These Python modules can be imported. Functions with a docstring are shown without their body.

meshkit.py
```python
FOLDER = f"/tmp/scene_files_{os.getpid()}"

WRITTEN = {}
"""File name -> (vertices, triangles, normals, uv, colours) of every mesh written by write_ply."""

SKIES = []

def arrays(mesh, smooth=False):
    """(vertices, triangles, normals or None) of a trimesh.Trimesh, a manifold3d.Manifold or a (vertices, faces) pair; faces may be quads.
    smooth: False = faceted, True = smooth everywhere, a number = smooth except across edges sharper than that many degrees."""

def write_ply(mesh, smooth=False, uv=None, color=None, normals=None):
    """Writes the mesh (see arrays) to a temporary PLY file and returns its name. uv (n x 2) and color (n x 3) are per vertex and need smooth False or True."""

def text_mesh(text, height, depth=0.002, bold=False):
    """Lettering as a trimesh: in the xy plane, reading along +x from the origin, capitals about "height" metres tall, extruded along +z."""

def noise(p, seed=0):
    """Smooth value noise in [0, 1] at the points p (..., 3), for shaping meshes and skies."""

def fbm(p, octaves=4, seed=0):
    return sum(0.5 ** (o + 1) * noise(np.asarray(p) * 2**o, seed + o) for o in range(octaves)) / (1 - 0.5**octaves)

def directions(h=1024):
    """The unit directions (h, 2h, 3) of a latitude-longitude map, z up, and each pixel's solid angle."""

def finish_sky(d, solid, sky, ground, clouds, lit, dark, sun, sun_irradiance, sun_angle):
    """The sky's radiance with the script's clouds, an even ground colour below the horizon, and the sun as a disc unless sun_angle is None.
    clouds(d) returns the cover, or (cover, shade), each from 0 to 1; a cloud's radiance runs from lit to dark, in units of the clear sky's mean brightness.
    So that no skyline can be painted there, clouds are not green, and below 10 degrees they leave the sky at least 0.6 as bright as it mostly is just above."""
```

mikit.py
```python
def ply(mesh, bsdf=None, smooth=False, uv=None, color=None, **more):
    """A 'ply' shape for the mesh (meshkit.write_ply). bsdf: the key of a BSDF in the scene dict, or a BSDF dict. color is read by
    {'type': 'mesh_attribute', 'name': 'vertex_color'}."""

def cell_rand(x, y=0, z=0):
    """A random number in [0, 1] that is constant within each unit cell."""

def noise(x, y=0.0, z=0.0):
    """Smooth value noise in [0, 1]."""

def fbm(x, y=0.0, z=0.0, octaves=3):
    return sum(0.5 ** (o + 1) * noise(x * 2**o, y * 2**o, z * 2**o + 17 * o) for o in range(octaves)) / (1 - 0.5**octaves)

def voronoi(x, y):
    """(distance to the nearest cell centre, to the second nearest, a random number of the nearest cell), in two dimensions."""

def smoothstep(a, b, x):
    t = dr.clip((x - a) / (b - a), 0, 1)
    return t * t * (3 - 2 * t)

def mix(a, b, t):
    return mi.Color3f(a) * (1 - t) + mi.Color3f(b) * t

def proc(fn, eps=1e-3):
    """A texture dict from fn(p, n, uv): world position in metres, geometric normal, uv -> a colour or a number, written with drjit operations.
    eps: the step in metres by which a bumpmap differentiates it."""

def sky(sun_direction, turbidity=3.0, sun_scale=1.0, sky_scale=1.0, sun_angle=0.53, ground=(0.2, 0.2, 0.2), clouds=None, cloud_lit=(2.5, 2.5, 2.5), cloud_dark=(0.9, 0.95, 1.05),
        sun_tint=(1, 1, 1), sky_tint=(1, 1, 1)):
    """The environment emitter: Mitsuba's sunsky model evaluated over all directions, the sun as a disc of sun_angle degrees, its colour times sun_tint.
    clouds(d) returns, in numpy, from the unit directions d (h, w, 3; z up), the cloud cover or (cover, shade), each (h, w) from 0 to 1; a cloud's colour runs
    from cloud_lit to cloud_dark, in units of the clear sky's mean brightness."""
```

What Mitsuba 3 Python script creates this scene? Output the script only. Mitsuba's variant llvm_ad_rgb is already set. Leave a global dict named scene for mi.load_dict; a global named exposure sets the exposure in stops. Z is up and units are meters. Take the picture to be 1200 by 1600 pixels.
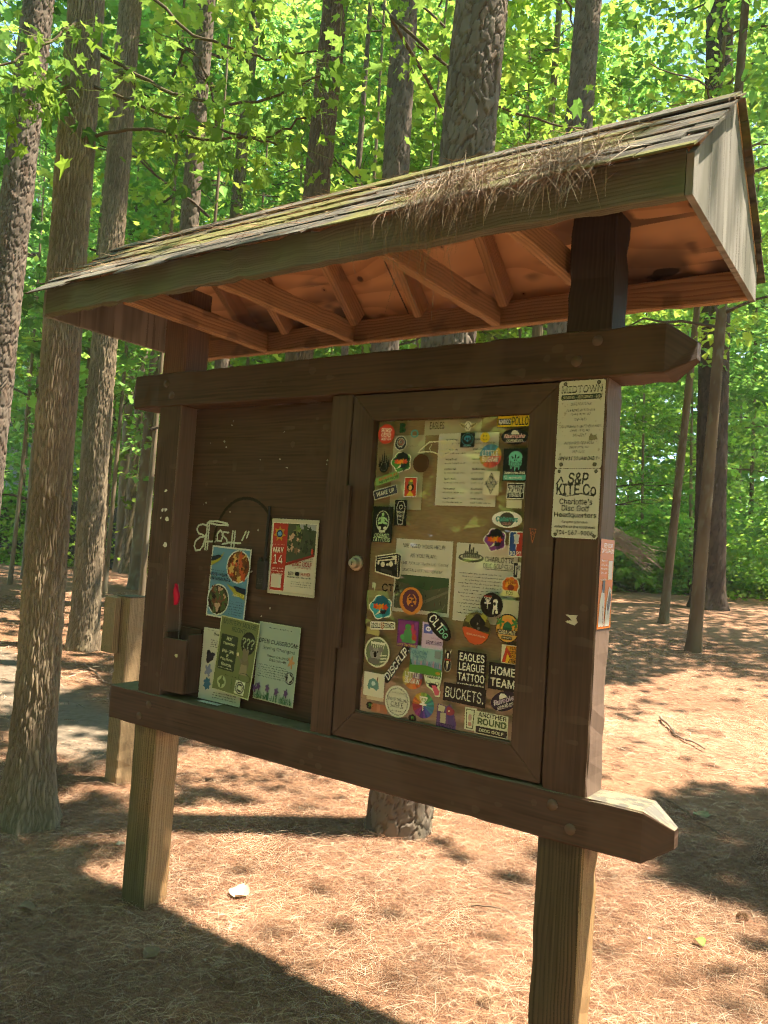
import math, random
import numpy as np, trimesh, shapely, mapbox_earcut
import drjit as dr, mitsuba as mi
import mikit, meshkit
from mikit import proc, noise, fbm, smoothstep, mix, voronoi
from shapely.geometry import Polygon, LineString, Point
from shapely import affinity
from scipy.spatial import cKDTree

T4 = mi.ScalarTransform4f
scene, labels = {}, {}
random.seed(5)
RNG = np.random.default_rng(7)

# ------------------------------------------------------------------ camera, sky, exposure
CAM = np.array([2.7254, -2.2363, 1.561])
RA, RB, RC, FPX = 0.0436, 0.0655, 0.5975, 1234.2          # pitch, roll, yaw, focal length in pixels of a 1200 wide frame
fwd = np.array([-math.sin(RC)*math.cos(RA), math.cos(RC)*math.cos(RA), math.sin(RA)])
r0 = np.array([math.cos(RC), math.sin(RC), 0.0]); u0 = np.cross(r0, fwd)
right = r0*math.cos(RB)+u0*math.sin(RB); up = -r0*math.sin(RB)+u0*math.cos(RB)
scene['camera'] = {'type': 'perspective', 'fov': 2*math.degrees(math.atan(600/FPX)), 'fov_axis': 'x', 'near_clip': 0.05, 'far_clip': 500.0,
                   'to_world': T4().look_at(origin=CAM.tolist(), target=(CAM+fwd).tolist(), up=up.tolist())}
SUN = np.array([0.282, 0.190, 1.0])
scene['sky'] = mikit.sky(SUN.tolist(), turbidity=3, sun_scale=1.0, ground=(0.14, 0.14, 0.10))
exposure = 3.78

# ------------------------------------------------------------------ small helpers
def lin(h):
    """'#rrggbb' -> linear rgb"""
    c = np.array([int(h[i:i+2], 16) for i in (1, 3, 5)])/255.0
    return np.where(c <= .04045, c/12.92, ((c+.055)/1.055)**2.4)
def sm(a, b, x):
    t = np.clip((x-a)/(b-a), 0, 1); return t*t*(3-2*t)
TAKEN = {}
def key_for(base):
    n = TAKEN.get(base, -1)+1; TAKEN[base] = n
    return base if n == 0 else f'{base}_{n:03d}'
def tag(k, label=None, cat=None, group=None, kind=None):
    d = labels.setdefault(k, {})
    for a, b in (('label', label), ('category', cat), ('group', group), ('kind', kind)):
        if b: d[a] = b
    return k
def part(parent, name, shape):
    k = key_for(parent+'__'+name if parent else name)
    scene[k] = shape
    return k
def cat_mesh(ms):
    """[(V,F,X)...] -> one; X = uv or colour"""
    n, V, F, X = 0, [], [], []
    for v, f, x in ms:
        V.append(v); F.append(np.asarray(f)+n); X.append(x); n += len(v)
    return np.vstack(V), np.vstack(F), np.vstack(X)
def T4_np(x, y, z):
    M = np.eye(4); M[:3, 3] = (x, y, z); return M
def terrain(x, y):
    az = np.degrees(np.arctan2(-(x-CAM[0]), y-CAM[1])); d = np.hypot(x-CAM[0], y-CAM[1])
    h = sm(5, 16, d)*(.45+.45*(1-sm(18, 42, az)))*sm(0, 4, y+3)
    p = np.stack([x, y, 0*x], -1)
    return h + .035*(meshkit.fbm(p*.9, 3, 4)-.5)*sm(2.2, 5, np.hypot(x-1, y))+.012*(meshkit.fbm(p*5, 2, 9)-.5)
def frame_from(d, ref=(0, 0, 1)):
    d = np.asarray(d, float); d = d/np.linalg.norm(d)
    ref = np.asarray(ref, float)
    if abs(d@ref) > .98: ref = np.array([0, 1.0, 0])
    b = np.cross(ref, d); b /= np.linalg.norm(b); c = np.cross(d, b)
    return d, b, c
def put(m, M, o):
    """mesh tuple under 3 columns M and origin o"""
    v, f, x = m
    return v@np.stack(M).astype(float)+np.asarray(o, float), f, x

# ------------------------------------------------------------------ materials
def vcol(rough=.6, spec=.3, two=True):
    b = {'type': 'principled', 'base_color': {'type': 'mesh_attribute', 'name': 'vertex_color'}, 'roughness': rough, 'specular': spec}
    return {'type': 'twosided', 'bsdf': b} if two else b
scene['mat_tint'] = vcol(.75, .2)
scene['mat_print'] = vcol(.38, .35)
scene['mat_paper'] = vcol(.6, .25)
scene['mat_bark'] = vcol(.9, .15)
scene['mat_leaf'] = {'type': 'principledthin', 'base_color': {'type': 'mesh_attribute', 'name': 'vertex_color'}, 'roughness': .42, 'diff_trans': 1.05, 'eta': 1.45}
scene['mat_glass'] = {'type': 'thindielectric', 'int_ior': 1.49}
scene['mat_steel'] = {'type': 'twosided', 'bsdf': {'type': 'principled', 'base_color': {'type': 'rgb', 'value': [.42, .37, .29]}, 'metallic': .85, 'roughness': .5}}
scene['mat_bolt'] = {'type': 'twosided', 'bsdf': {'type': 'principled', 'base_color': {'type': 'rgb', 'value': [.085, .055, .035]}, 'roughness': .5}}
scene['mat_plastic'] = {'type': 'principled', 'base_color': {'type': 'rgb', 'value': [.012, .012, .013]}, 'roughness': .45}

def grain(uv, fine=1.0):
    """late-wood lines along u; (tone 0..1, knots)"""
    u, v = uv.x, uv.y
    w = v + .030*(fbm(u*1.9, v*8.0, 3.1, 3)-.5)*2 + .02*noise(u*.55, v*3.0, 7.7)
    ring = w*78*fine + 3.4*noise(u*.9, v*11, 1.3)
    s = ring-dr.floor(ring)
    line = smoothstep(.35, .85, s)*(1-smoothstep(.9, 1.0, s))
    return line, fbm(u*6, v*160, 2.0, 3)
def paint_fn(p, n, uv):
    line, fib = grain(uv)
    big = fbm(p.x*3.1, p.y*3.1+p.z*2.3, p.z*3.7, 4)
    base = mix((.052, .028, .016), (.090, .050, .030), big)
    base = base*(.66+.52*fib+.09*line)
    cr = smoothstep(.62, .70, noise(uv.x*2.2, uv.y*160, 5.0))*smoothstep(.5, .7, noise(uv.x*3.1, uv.y*40, 8.0))
    base = mix(base, base*.5, cr*.38)
    fade = smoothstep(.52, .70, fbm(p.x*7+2, p.y*7, p.z*5, 4))
    base = mix(base, (.115, .074, .052), fade*.3)
    wash = smoothstep(1.0, 2.2, p.z)                                      # the upper boards are darker and greener
    base = mix(base, base*mi.Color3f(.96, .96, .68), wash)
    sc = smoothstep(.77, .80, noise(p.x*26+9, p.y*26, p.z*31))*smoothstep(.55, .75, noise(p.x*4, 3.0, p.z*5))
    base = mix(base, (.15, .12, .085), sc*.22)
    top = smoothstep(.6, .85, n.z)
    moss = mix((.075, .072, .035), (.15, .135, .08), fbm(p.x*22, p.y*22, p.z*9, 3))
    bare = mix((.10, .095, .08), (.22, .19, .12), smoothstep(.35, .65, fbm(p.x*30, p.y*60, 1.0, 3)))
    base = mix(base, mix(moss, bare, smoothstep(1.93, 1.99, p.x)), top)
    return base
def raw_fn(p, n, uv):
    line, fib = grain(uv)
    big = fbm(p.x*2.3, p.y*2.3, p.z*1.7, 3)
    base = mix((.34, .235, .125), (.44, .32, .185), big)
    base = mix(base, (.12, .075, .035), line*.55)
    base = base*(.72+.5*fib)
    kn = dr.sqrt(dr.square((uv.x-dr.floor(uv.x/.61)*.61-.3)*1.0)+dr.square((noise(dr.floor(uv.x/.61), 2.2)*.4+.05-uv.y)*1.6))
    base = mix((.09, .05, .025), base, smoothstep(.008, .02, kn))
    return base
def old_fn(p, n, uv):                                                       # eaves boards: weathered green-brown
    line, fib = grain(uv, 1.2)
    big = fbm(p.x*4, p.y*4, p.z*8, 4)
    base = mix((.105, .100, .070), (.19, .185, .135), big)
    base = mix(base, (.06, .055, .035), line*.5)
    green = smoothstep(.4, .7, fbm(p.x*3+4, p.y*3, p.z*7, 3))
    base = mix(base, (.115, .15, .085), green*.8)
    return base*(.7+.55*fib)
def rafter_fn(p, n, uv):
    line, fib = grain(uv)
    big = fbm(p.x*3, p.y*3, p.z*3, 3)
    base = mix((.40, .23, .115), (.50, .31, .17), big)
    base = mix(base, (.15, .075, .035), line*.5)
    st = smoothstep(.62, .72, fbm(p.x*9, p.y*9, p.z*9, 3))
    return mix(base*(.75+.4*fib), (.07, .045, .03), st*.4)
def ply_fn(p, n, uv):
    u, v = p.x, p.y
    w = v*5+1.6*fbm(u*1.4, v*5, 1.0, 3)+.5*noise(u*.7, v*2.5, 9.0)
    s = w*2.6-dr.floor(w*2.6)
    g = smoothstep(.3, .9, s)*(1-smoothstep(.93, 1.0, s))
    base = mix((.58, .33, .17), (.68, .42, .235), fbm(u*4, v*9, 2.0, 3))
    base = mix(base, (.40, .20, .095), g*.6)
    st = smoothstep(.74, .80, fbm(u*3.3+2, v*7, 5.0, 4))
    edge = smoothstep(.27, .36, dr.abs(p.y-.065))*smoothstep(.46, .66, fbm(u*5, v*12, 8.0, 3))
    base = mix(base, (.045, .032, .024), dr.clip(st*.75+edge*.75, 0, 1))
    kn, _, c = voronoi(u*4.3, v*5.7)
    kr = .025+.10*c*c
    base = mix(base, (.33, .16, .07), (1-smoothstep(kr*.8, kr*2.2, kn))*.55)
    base = mix((.09, .045, .022), base, smoothstep(kr*.35, kr*.7, kn))
    ck = smoothstep(.66, .72, noise(u*2.3+4, v*48))*smoothstep(.62, .75, noise(u*1.7, v*6+9))
    base = mix(base, (.08, .045, .025), ck*.8)
    seam = dr.minimum(dr.abs(u-.93), dr.abs(u+.02))
    base = mix((.05, .03, .02), base, smoothstep(.0015, .004, seam))
    return mix(base, base*mi.Color3f(.72, .66, .58), smoothstep(.45, .7, fbm(u*2.1+7, v*4.2, 3.0, 4))*.7)
def siding_fn(p, n, uv):
    st = fbm(p.y*60+2*noise(p.z*2, 3.0), p.z*1.6, 1.0, 4)
    st2 = fbm(p.y*9, p.z*2.2, 4.0, 4)
    base = mix((.14, .135, .115), (.31, .30, .27), smoothstep(.25, .75, st*.3+st2*.7))
    base = mix(base, (.10, .105, .075), smoothstep(.5, .7, fbm(p.y*6+5, p.z*3, 7.0, 3))*.5)
    return mix(base, (.08, .07, .055), smoothstep(.66, .74, fbm(p.y*70, p.z*2.5, 9.0, 2))*.5)
def shingle_fn(p, n, uv):
    big = fbm(p.x*5, p.y*5, p.z*5, 4)
    fi = fbm(p.x*90, p.y*90, p.z*90, 2)
    base = mix((.045, .043, .037), (.125, .121, .104), smoothstep(.2, .8, big*.6+noise(uv.y*91, 3.0)*.5))
    base = base*(.6+.8*fi)
    moss = smoothstep(.46, .62, fbm(p.x*3.1+7, p.y*7, p.z*7, 4))
    base = mix(base, mix((.085, .095, .03), (.19, .185, .06), fi), moss*.8)
    rust = smoothstep(.60, .68, fbm(p.x*14, p.y*40, p.z*40, 3))
    return mix(base, (.22, .13, .07), rust*.35)
def post_fn(p, n, uv):
    line, fib = grain(uv)
    raw = mix((.21, .135, .062), (.31, .205, .10), fbm(p.x*5, p.y*5, p.z*1.5, 3))
    raw = mix(raw, (.07, .04, .018), line*.8)*(.72+.5*fib)
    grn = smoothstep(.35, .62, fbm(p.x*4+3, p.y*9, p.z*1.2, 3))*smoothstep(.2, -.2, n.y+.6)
    raw = mix(raw, mi.Color3f(.105, .10, .045)*(.55+.8*fib), grn*.75)  # algae green on front faces, its dark tone carrying their shade too
    raw = mix(raw, mi.Color3f(.44, .27, .13)*(.7+.5*fib-.25*line), smoothstep(.5, .9, n.x)*.7)  # right faces lighter orange: sun and bounce light put into the colour
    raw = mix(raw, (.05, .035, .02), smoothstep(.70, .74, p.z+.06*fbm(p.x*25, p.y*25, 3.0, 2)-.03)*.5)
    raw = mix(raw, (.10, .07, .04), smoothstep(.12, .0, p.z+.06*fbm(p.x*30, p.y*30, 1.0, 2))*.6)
    raw = mix(raw, raw*mi.Color3f(.46, .45, .46), smoothstep(.8, 1.2, p.x)*smoothstep(.7, .2, n.x))  # leg of the right post darkened, its shade put into the colour
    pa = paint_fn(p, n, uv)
    side = smoothstep(.5, .9, n.x)                                          # right-hand faces painted a lighter mauve brown, their sunlight put into the colour
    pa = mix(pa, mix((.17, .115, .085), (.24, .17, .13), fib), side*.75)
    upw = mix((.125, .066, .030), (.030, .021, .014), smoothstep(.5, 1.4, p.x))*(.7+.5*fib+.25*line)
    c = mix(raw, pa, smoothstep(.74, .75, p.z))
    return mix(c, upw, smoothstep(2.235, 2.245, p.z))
def ground_fn(p, n, uv):
    big = fbm(p.x*.8, p.y*.8, 1.0, 4)
    a = fbm(p.x*26, p.y*26, 2.0, 4)
    base = mix((.125, .068, .040), (.26, .152, .088), a)
    dirt = smoothstep(.50, .66, big)
    base = mix(base, mix((.15, .095, .06), (.22, .145, .095), a), dirt*.6)
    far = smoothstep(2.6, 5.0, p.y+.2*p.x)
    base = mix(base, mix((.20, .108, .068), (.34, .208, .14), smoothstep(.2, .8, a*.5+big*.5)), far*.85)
    # pale stone-dust path at the left
    d = dr.abs(p.y-(1.55-.25*(p.x+2.4)) -.5*(fbm(p.x*1.7, p.y*1.7, 6.0, 3)-.5))
    path = (1-smoothstep(.2, .6, d))*smoothstep(-1.5, -1.9, p.x)
    return mix(base, mix((.10, .09, .07), (.17, .155, .125), a), path*.8)
def rough(fn, r=.8, sp=.25, bump=None, s=.002, eps=1e-3):
    b = {'type': 'principled', 'base_color': proc(fn), 'roughness': r, 'specular': sp}
    if bump: b = {'type': 'bumpmap', 'arbitrary': proc(bump, eps), 'scale': s, 'bsdf': b}
    return {'type': 'twosided', 'bsdf': b}
wood_bump = lambda p, n, uv: fbm(uv.x*5, uv.y*190, 2.0, 3)+.5*grain(uv)[0]
scene['mat_paint'] = rough(paint_fn, .55, .35, wood_bump, .0022)
scene['mat_raw'] = rough(raw_fn, .75, .2, wood_bump, .0012)
scene['mat_old'] = rough(old_fn, .85, .15, wood_bump, .002)
scene['mat_rafter'] = rough(rafter_fn, .75, .2)
scene['mat_plywood'] = rough(ply_fn, .75, .2)
scene['mat_siding'] = rough(siding_fn, .85, .15)
scene['mat_shingle'] = rough(shingle_fn, .95, .1)
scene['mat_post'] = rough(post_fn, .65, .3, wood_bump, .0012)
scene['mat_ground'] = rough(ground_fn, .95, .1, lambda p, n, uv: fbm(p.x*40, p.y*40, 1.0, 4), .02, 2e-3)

# ------------------------------------------------------------------ wood pieces
ID = [0]
def beam(L, a, b, ch=.005, seg=None, rough=.0018, cuts=None, wear=.004, seed=None):
    """chamfered timber along +x from 0 to L, a across y, b across z, centred; cuts = [(x, scale_y, scale_z)...] sections. uv = (along, round the section)"""
    ID[0] += 1; i = ID[0]
    if cuts is None:
        seg = seg or max(2, int(L/.05)); cuts = [(L*t/seg, 1, 1) for t in range(seg+1)]
    ya, zb = a/2, b/2
    ring = np.array([(-ya, -zb+ch), (-ya, zb-ch), (-ya+ch, zb), (ya-ch, zb), (ya, zb-ch), (ya, -zb+ch), (ya-ch, -zb), (-ya+ch, -zb), (-ya, -zb+ch)])
    per = np.concatenate([[0], np.cumsum(np.linalg.norm(np.diff(ring, axis=0), axis=1))])
    V, UV = [], []
    off = np.array([i*1.7, i*3.1, i*.77])
    for (x, sy, sz) in cuts:
        P = np.column_stack([np.full(9, x), ring[:, 0]*sy, ring[:, 1]*sz])
        k = np.clip(meshkit.fbm(P*np.array([9, 30, 30])+off, 3)-.5, -.5, .5)
        k[8] = k[0]
        w = np.clip(meshkit.fbm(P*np.array([22, 25, 25])+off+5, 3)-.52, 0, 1)*2.4*wear/.5; w[8] = w[0]
        P[:, 1:] *= (1+(k*rough*2-w)[:, None]/np.maximum(np.linalg.norm(P[:, 1:], axis=1), .01)[:, None])
        V.append(P); UV.append(np.column_stack([np.full(9, x+i*2.37), per+i*.119]))
    n = len(cuts); F = []
    for s in range(n-1):
        for j in range(8):
            q = s*9+j; F += [(q, q+1, q+10), (q, q+10, q+9)]
    V, UV = np.vstack(V), np.vstack(UV)
    m = len(V)
    for e, s in ((0, 0), (1, n-1)):
        R = V[s*9:s*9+8]; c = R.mean(0); st = len(V)
        V = np.vstack([V, R, c]); UV = np.vstack([UV, np.column_stack([R[:, 1]*.4+i, R[:, 2]*.4]), [[c[1]*.4+i, c[2]*.4]]])
        for j in range(8):
            t = (st+j, st+(j+1) % 8, st+8)
            F.append(t[::-1] if e == 0 else t)
    F = np.array(F)
    # outward faces
    if trimesh.Trimesh(V, F, process=False).volume < 0: F = F[:, ::-1]
    return V, F, UV
AX, AY, AZ = np.eye(3)
def bx(x0, x1, y0, y1, z0, z1, axis='x', **kw):
    """timber filling a box, its grain along axis"""
    c = ((x0+x1)/2, (y0+y1)/2, (z0+z1)/2)
    if axis == 'x': return put(beam(x1-x0, y1-y0, z1-z0, **kw), (AX, AY, AZ), (x0, c[1], c[2]))
    if axis == 'z': return put(beam(z1-z0, x1-x0, y1-y0, **kw), (AZ, AX, AY), (c[0], c[1], z0))
    return put(beam(y1-y0, z1-z0, x1-x0, **kw), (AY, AZ, AX), (c[0], y0, c[2]))
def stick(p0, p1, a, b, ref=(0, 0, 1), **kw):
    """timber from p0 to p1; a across, b along ref"""
    p0, p1 = np.asarray(p0, float), np.asarray(p1, float)
    d, s, t = frame_from(p1-p0, ref)
    return put(beam(np.linalg.norm(p1-p0), a, b, **kw), (d, s, t), p0)
def P_(m, mat, smooth=False): return mikit.ply((m[0], m[1]), mat, smooth, uv=m[2])
def outward(V, F):
    F = np.asarray(F); c = V.mean(0); t = V[F]; n = np.cross(t[:, 1]-t[:, 0], t[:, 2]-t[:, 0])
    return F if (n*(t.mean(1)-c)).sum() > 0 else F[:, ::-1]
def C_(m, mat, smooth=False): return mikit.ply((m[0], m[1]), mat, smooth, color=m[2])
def prism(poly, y0, y1, alongz=True):
    """polygon in x,z pushed from y0 (front) to y1"""
    ID[0] += 1; i = ID[0]
    q = np.asarray(poly, float); n = len(q)
    V, F, UV = [], [], []
    def face(pts):
        s = len(V)
        for p in pts:
            V.append(p); UV.append((p[2]+i*2.37, p[0]+p[1]+i*.119) if alongz else (p[0]+i*2.37, p[2]+p[1]+i*.119))
        for k in range(1, len(pts)-1): F.append((s, s+k, s+k+1))
    face([(x, y0, z) for x, z in q]); face([(x, y1, z) for x, z in q[::-1]])
    for k in range(n):
        a, b = q[k], q[(k+1) % n]
        face([(a[0], y1, a[1]), (b[0], y1, b[1]), (b[0], y0, b[1]), (a[0], y0, a[1])])
    return np.array(V), np.array(F), np.array(UV)

# ================================================================== the kiosk
K = 'notice_board'
tag(K, 'brown roofed wooden notice board on two square posts with a glazed door', 'notice board')
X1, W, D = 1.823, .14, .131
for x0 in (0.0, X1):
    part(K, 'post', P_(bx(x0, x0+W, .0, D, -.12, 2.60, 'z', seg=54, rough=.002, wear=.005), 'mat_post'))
def crossbeam(z0, z1, xl, xr):
    L = xr-xl; t = .075; n = 44
    cuts = [(0, .3, .36)]+[(t+(L-2*t)*k/n, 1, 1) for k in range(n+1)]+[(L, .3, .36)]
    return put(beam(L, D+.01, z1-z0, cuts=cuts, wear=.006), (AX, AY, AZ), (xl, D/2-.001, (z0+z1)/2))
part(K, 'crossbeam', P_(crossbeam(2.095, 2.2405, -.235, 2.195), 'mat_paint'))
part(K, 'crossbeam', P_(crossbeam(.744, .8866, -.24, 2.197), 'mat_paint'))
part(K, 'back_panel', P_(bx(W, X1, .089, .107, .887, 2.095, 'x', ch=.001, rough=0, wear=0, seg=2), 'mat_paint'))
part(K, 'stile', P_(bx(.944, 1.036, .001, .088, .888, 2.094, 'z', ch=.003, wear=.002), 'mat_paint'))
# door: four mitred rails, pane, pin-board
DR = part(K, 'door', P_(bx(1.136, 1.722, .034, .042, .988, 1.999, 'x', ch=.001, rough=0, wear=0, seg=2), 'mat_paint'))
scene['mat_pinboard'] = rough(lambda p, n, uv: mix((.24, .165, .085), (.33, .235, .125), fbm(p.x*9, p.y*9, p.z*14, 4))*(.85+.3*fbm(p.x*60, 2.0, p.z*220, 2)), .8, .2)
scene[DR]['bsdf'] = {'type': 'ref', 'id': 'mat_pinboard'}
o0, o1, p0, p1, i0, i1, j0, j1 = 1.046, 1.8195, .8945, 2.0885, 1.136, 1.722, .988, 1.999
g = .0013
part(DR, 'rail', P_(prism([(o0, p0+g), (i0, j0+g), (i0, j1-g), (o0, p1-g)], -.001, .033), 'mat_paint'))
part(DR, 'rail', P_(prism([(i1, j0+g), (o1, p0+g), (o1, p1-g), (i1, j1-g)], -.001, .033), 'mat_paint'))
part(DR, 'rail', P_(prism([(o0+g, p0), (o1-g, p0), (i1-g, j0), (i0+g, j0)], -.0005, .033, False), 'mat_paint'))
part(DR, 'rail', P_(prism([(i0+g, j1), (i1-g, j1), (o1-g, p1), (o0+g, p1)], -.0005, .033, False), 'mat_paint'))
pane = trimesh.creation.box((i1-i0, .0005, j1-j0))
part(DR, 'pane', mikit.ply((np.array([(i0, .0135, j0), (i1, .0135, j0), (i1, .0135, j1), (i0, .0135, j1)]), np.array([(0, 1, 2), (0, 2, 3)])), 'mat_glass'))
part(DR, 'sill', P_(bx(i0, i1, .003, .0128, j0-.004, j0+.007, 'x', ch=.002, wear=.004, rough=.003, seg=30), 'mat_paint'))
part(K, 'latch_strip', P_(bx(1.032, 1.066, -.021, -.002, 1.199, 1.766, 'z', ch=.003, wear=.003), 'mat_paint'))
# dead-bolt knob
prof = np.array([(0, .031), (.010, .031), (.0165, .028), (.018, .024), (.0185, .010), (.026, .008), (.0265, .0)])
kn = trimesh.creation.revolve(np.array([(r, z) for r, z in prof[::-1]]), sections=40)
kv = np.column_stack([kn.vertices[:, 0]+1.105, -.001-kn.vertices[:, 2], kn.vertices[:, 1]+1.497])
DL = part(K, 'door_lock', mikit.ply((kv, outward(kv, kn.faces)), 'mat_steel', smooth=35))
part(DL, 'keyhole', mikit.ply(trimesh.creation.box((.003, .0015, .012), T4_np(1.105, -.0325, 1.497)), 'mat_plastic'))
for (x, z) in [(.087, .839), (.032, .784), (1.865, .845), (1.922, .789), (.042, 2.194), (.081, 2.142), (1.925, 2.205), (1.864, 2.149)]:
    pr = np.array([(.0165, 0), (.0165, .002), (.012, .005), (.006, .0066), (.0001, .007)])
    m = trimesh.creation.revolve(pr, sections=18)
    bv = np.column_stack([m.vertices[:, 0]+x, -.0055-m.vertices[:, 2], m.vertices[:, 1]+z])
    part(K, 'bolt', mikit.ply((bv, outward(bv, m.faces)), 'mat_bolt', smooth=40))

# ------------------------------------------------------------------ roof
XL, XR, YF, YB, ZE, ZT, ZR = -.321, 2.2455, -.365, .496, 2.431, 2.529, 2.868
YM = (YF+YB)/2
RO = part(K, 'roof', P_(bx(XL+.02, XR-.02, YM-.016, YM+.016, ZR-.12, ZR-.012, 'x'), 'mat_rafter'))     # ridge board
part(RO, 'eaves_board', P_(bx(XL, XR-.002, YF, YF+.038, ZE, ZT+.017, 'x', ch=.004, seg=60, wear=.008), 'mat_old'))
part(RO, 'eaves_board', P_(bx(XL, XR-.002, YB-.038, YB, ZE, ZT-.001, 'x', ch=.004, seg=60), 'mat_rafter'))
for x0 in (XL-.017, XR):
    q = [(YF, ZE-.003), (YB, ZE-.003), (YB, ZT), (YM, ZR+.004), (YF, ZT)]
    v, f, uv = prism([(y, z) for y, z in q], 0, .017)
    v = np.column_stack([x0+v[:, 1], v[:, 0], v[:, 2]])
    part(RO, 'gable_panel', mikit.ply((v, f[:, ::-1]), 'mat_siding'))
def slope_pt(s, side, lift=0):
    """s metres up the slope from the eaves corner; side -1 front, +1 back"""
    y0 = YF if side < 0 else YB
    dy, dz = (YM-y0), ZR-ZT; l = math.hypot(dy, dz)
    return np.array([y0+dy/l*s, ZT+dz/l*s])+lift*np.array([-dz/l*np.sign(dy), abs(dy)/l])
SL = math.hypot(YM-YF, ZR-ZT)
for side in (-1, 1):
    e0 = .055 if side < 0 else -.004
    a, b = slope_pt(e0, side, .002), slope_pt(SL, side, .002)
    a2, b2 = slope_pt(e0, side, .014), slope_pt(SL, side, .014)
    v, f, uv = prism([tuple(a), tuple(b), tuple(b2), tuple(a2)], 0, XR-XL+.036)
    v = np.column_stack([XL-.018+v[:, 1], v[:, 0], v[:, 2]])
    if trimesh.Trimesh(v, f, process=False).volume < 0: f = f[:, ::-1]
    part(RO, 'sheathing', mikit.ply((v, f), 'mat_plywood'))
rs = np.random.default_rng(11)
for side in (-1, 1):
    for c in range(5):
        x = XL-.05+(.0 if c % 2 == 0 else -.12)
        while x < XR+.04:
            w = rs.uniform(.22, .34)
            xa, xb = max(x, XL-.055+rs.uniform(-.008, .008)), min(x+w-.006, XR+.038+rs.uniform(-.008, .008))
            x += w
            if xb-xa < .05: continue
            s0 = -.045+c*.125+rs.uniform(-.022, .020); s1 = min(s0+.165, SL+.002)
            A, B = slope_pt(s0, side, .0225+rs.uniform(0, .006)), slope_pt(s1, side, .0185)
            d = np.array([0, *(B-A)]); Ls = np.linalg.norm(d); d /= Ls
            nrm = np.cross(AX, d); nrm *= np.sign(nrm[2])
            m = put(beam(xb-xa, Ls, .006, ch=.0022, seg=6, rough=.008, wear=.012), (AX, d, nrm), (xa, *((A+B)/2)))
            part(RO, 'shingle', P_(m, 'mat_shingle'))
x = XL-.05
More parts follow.
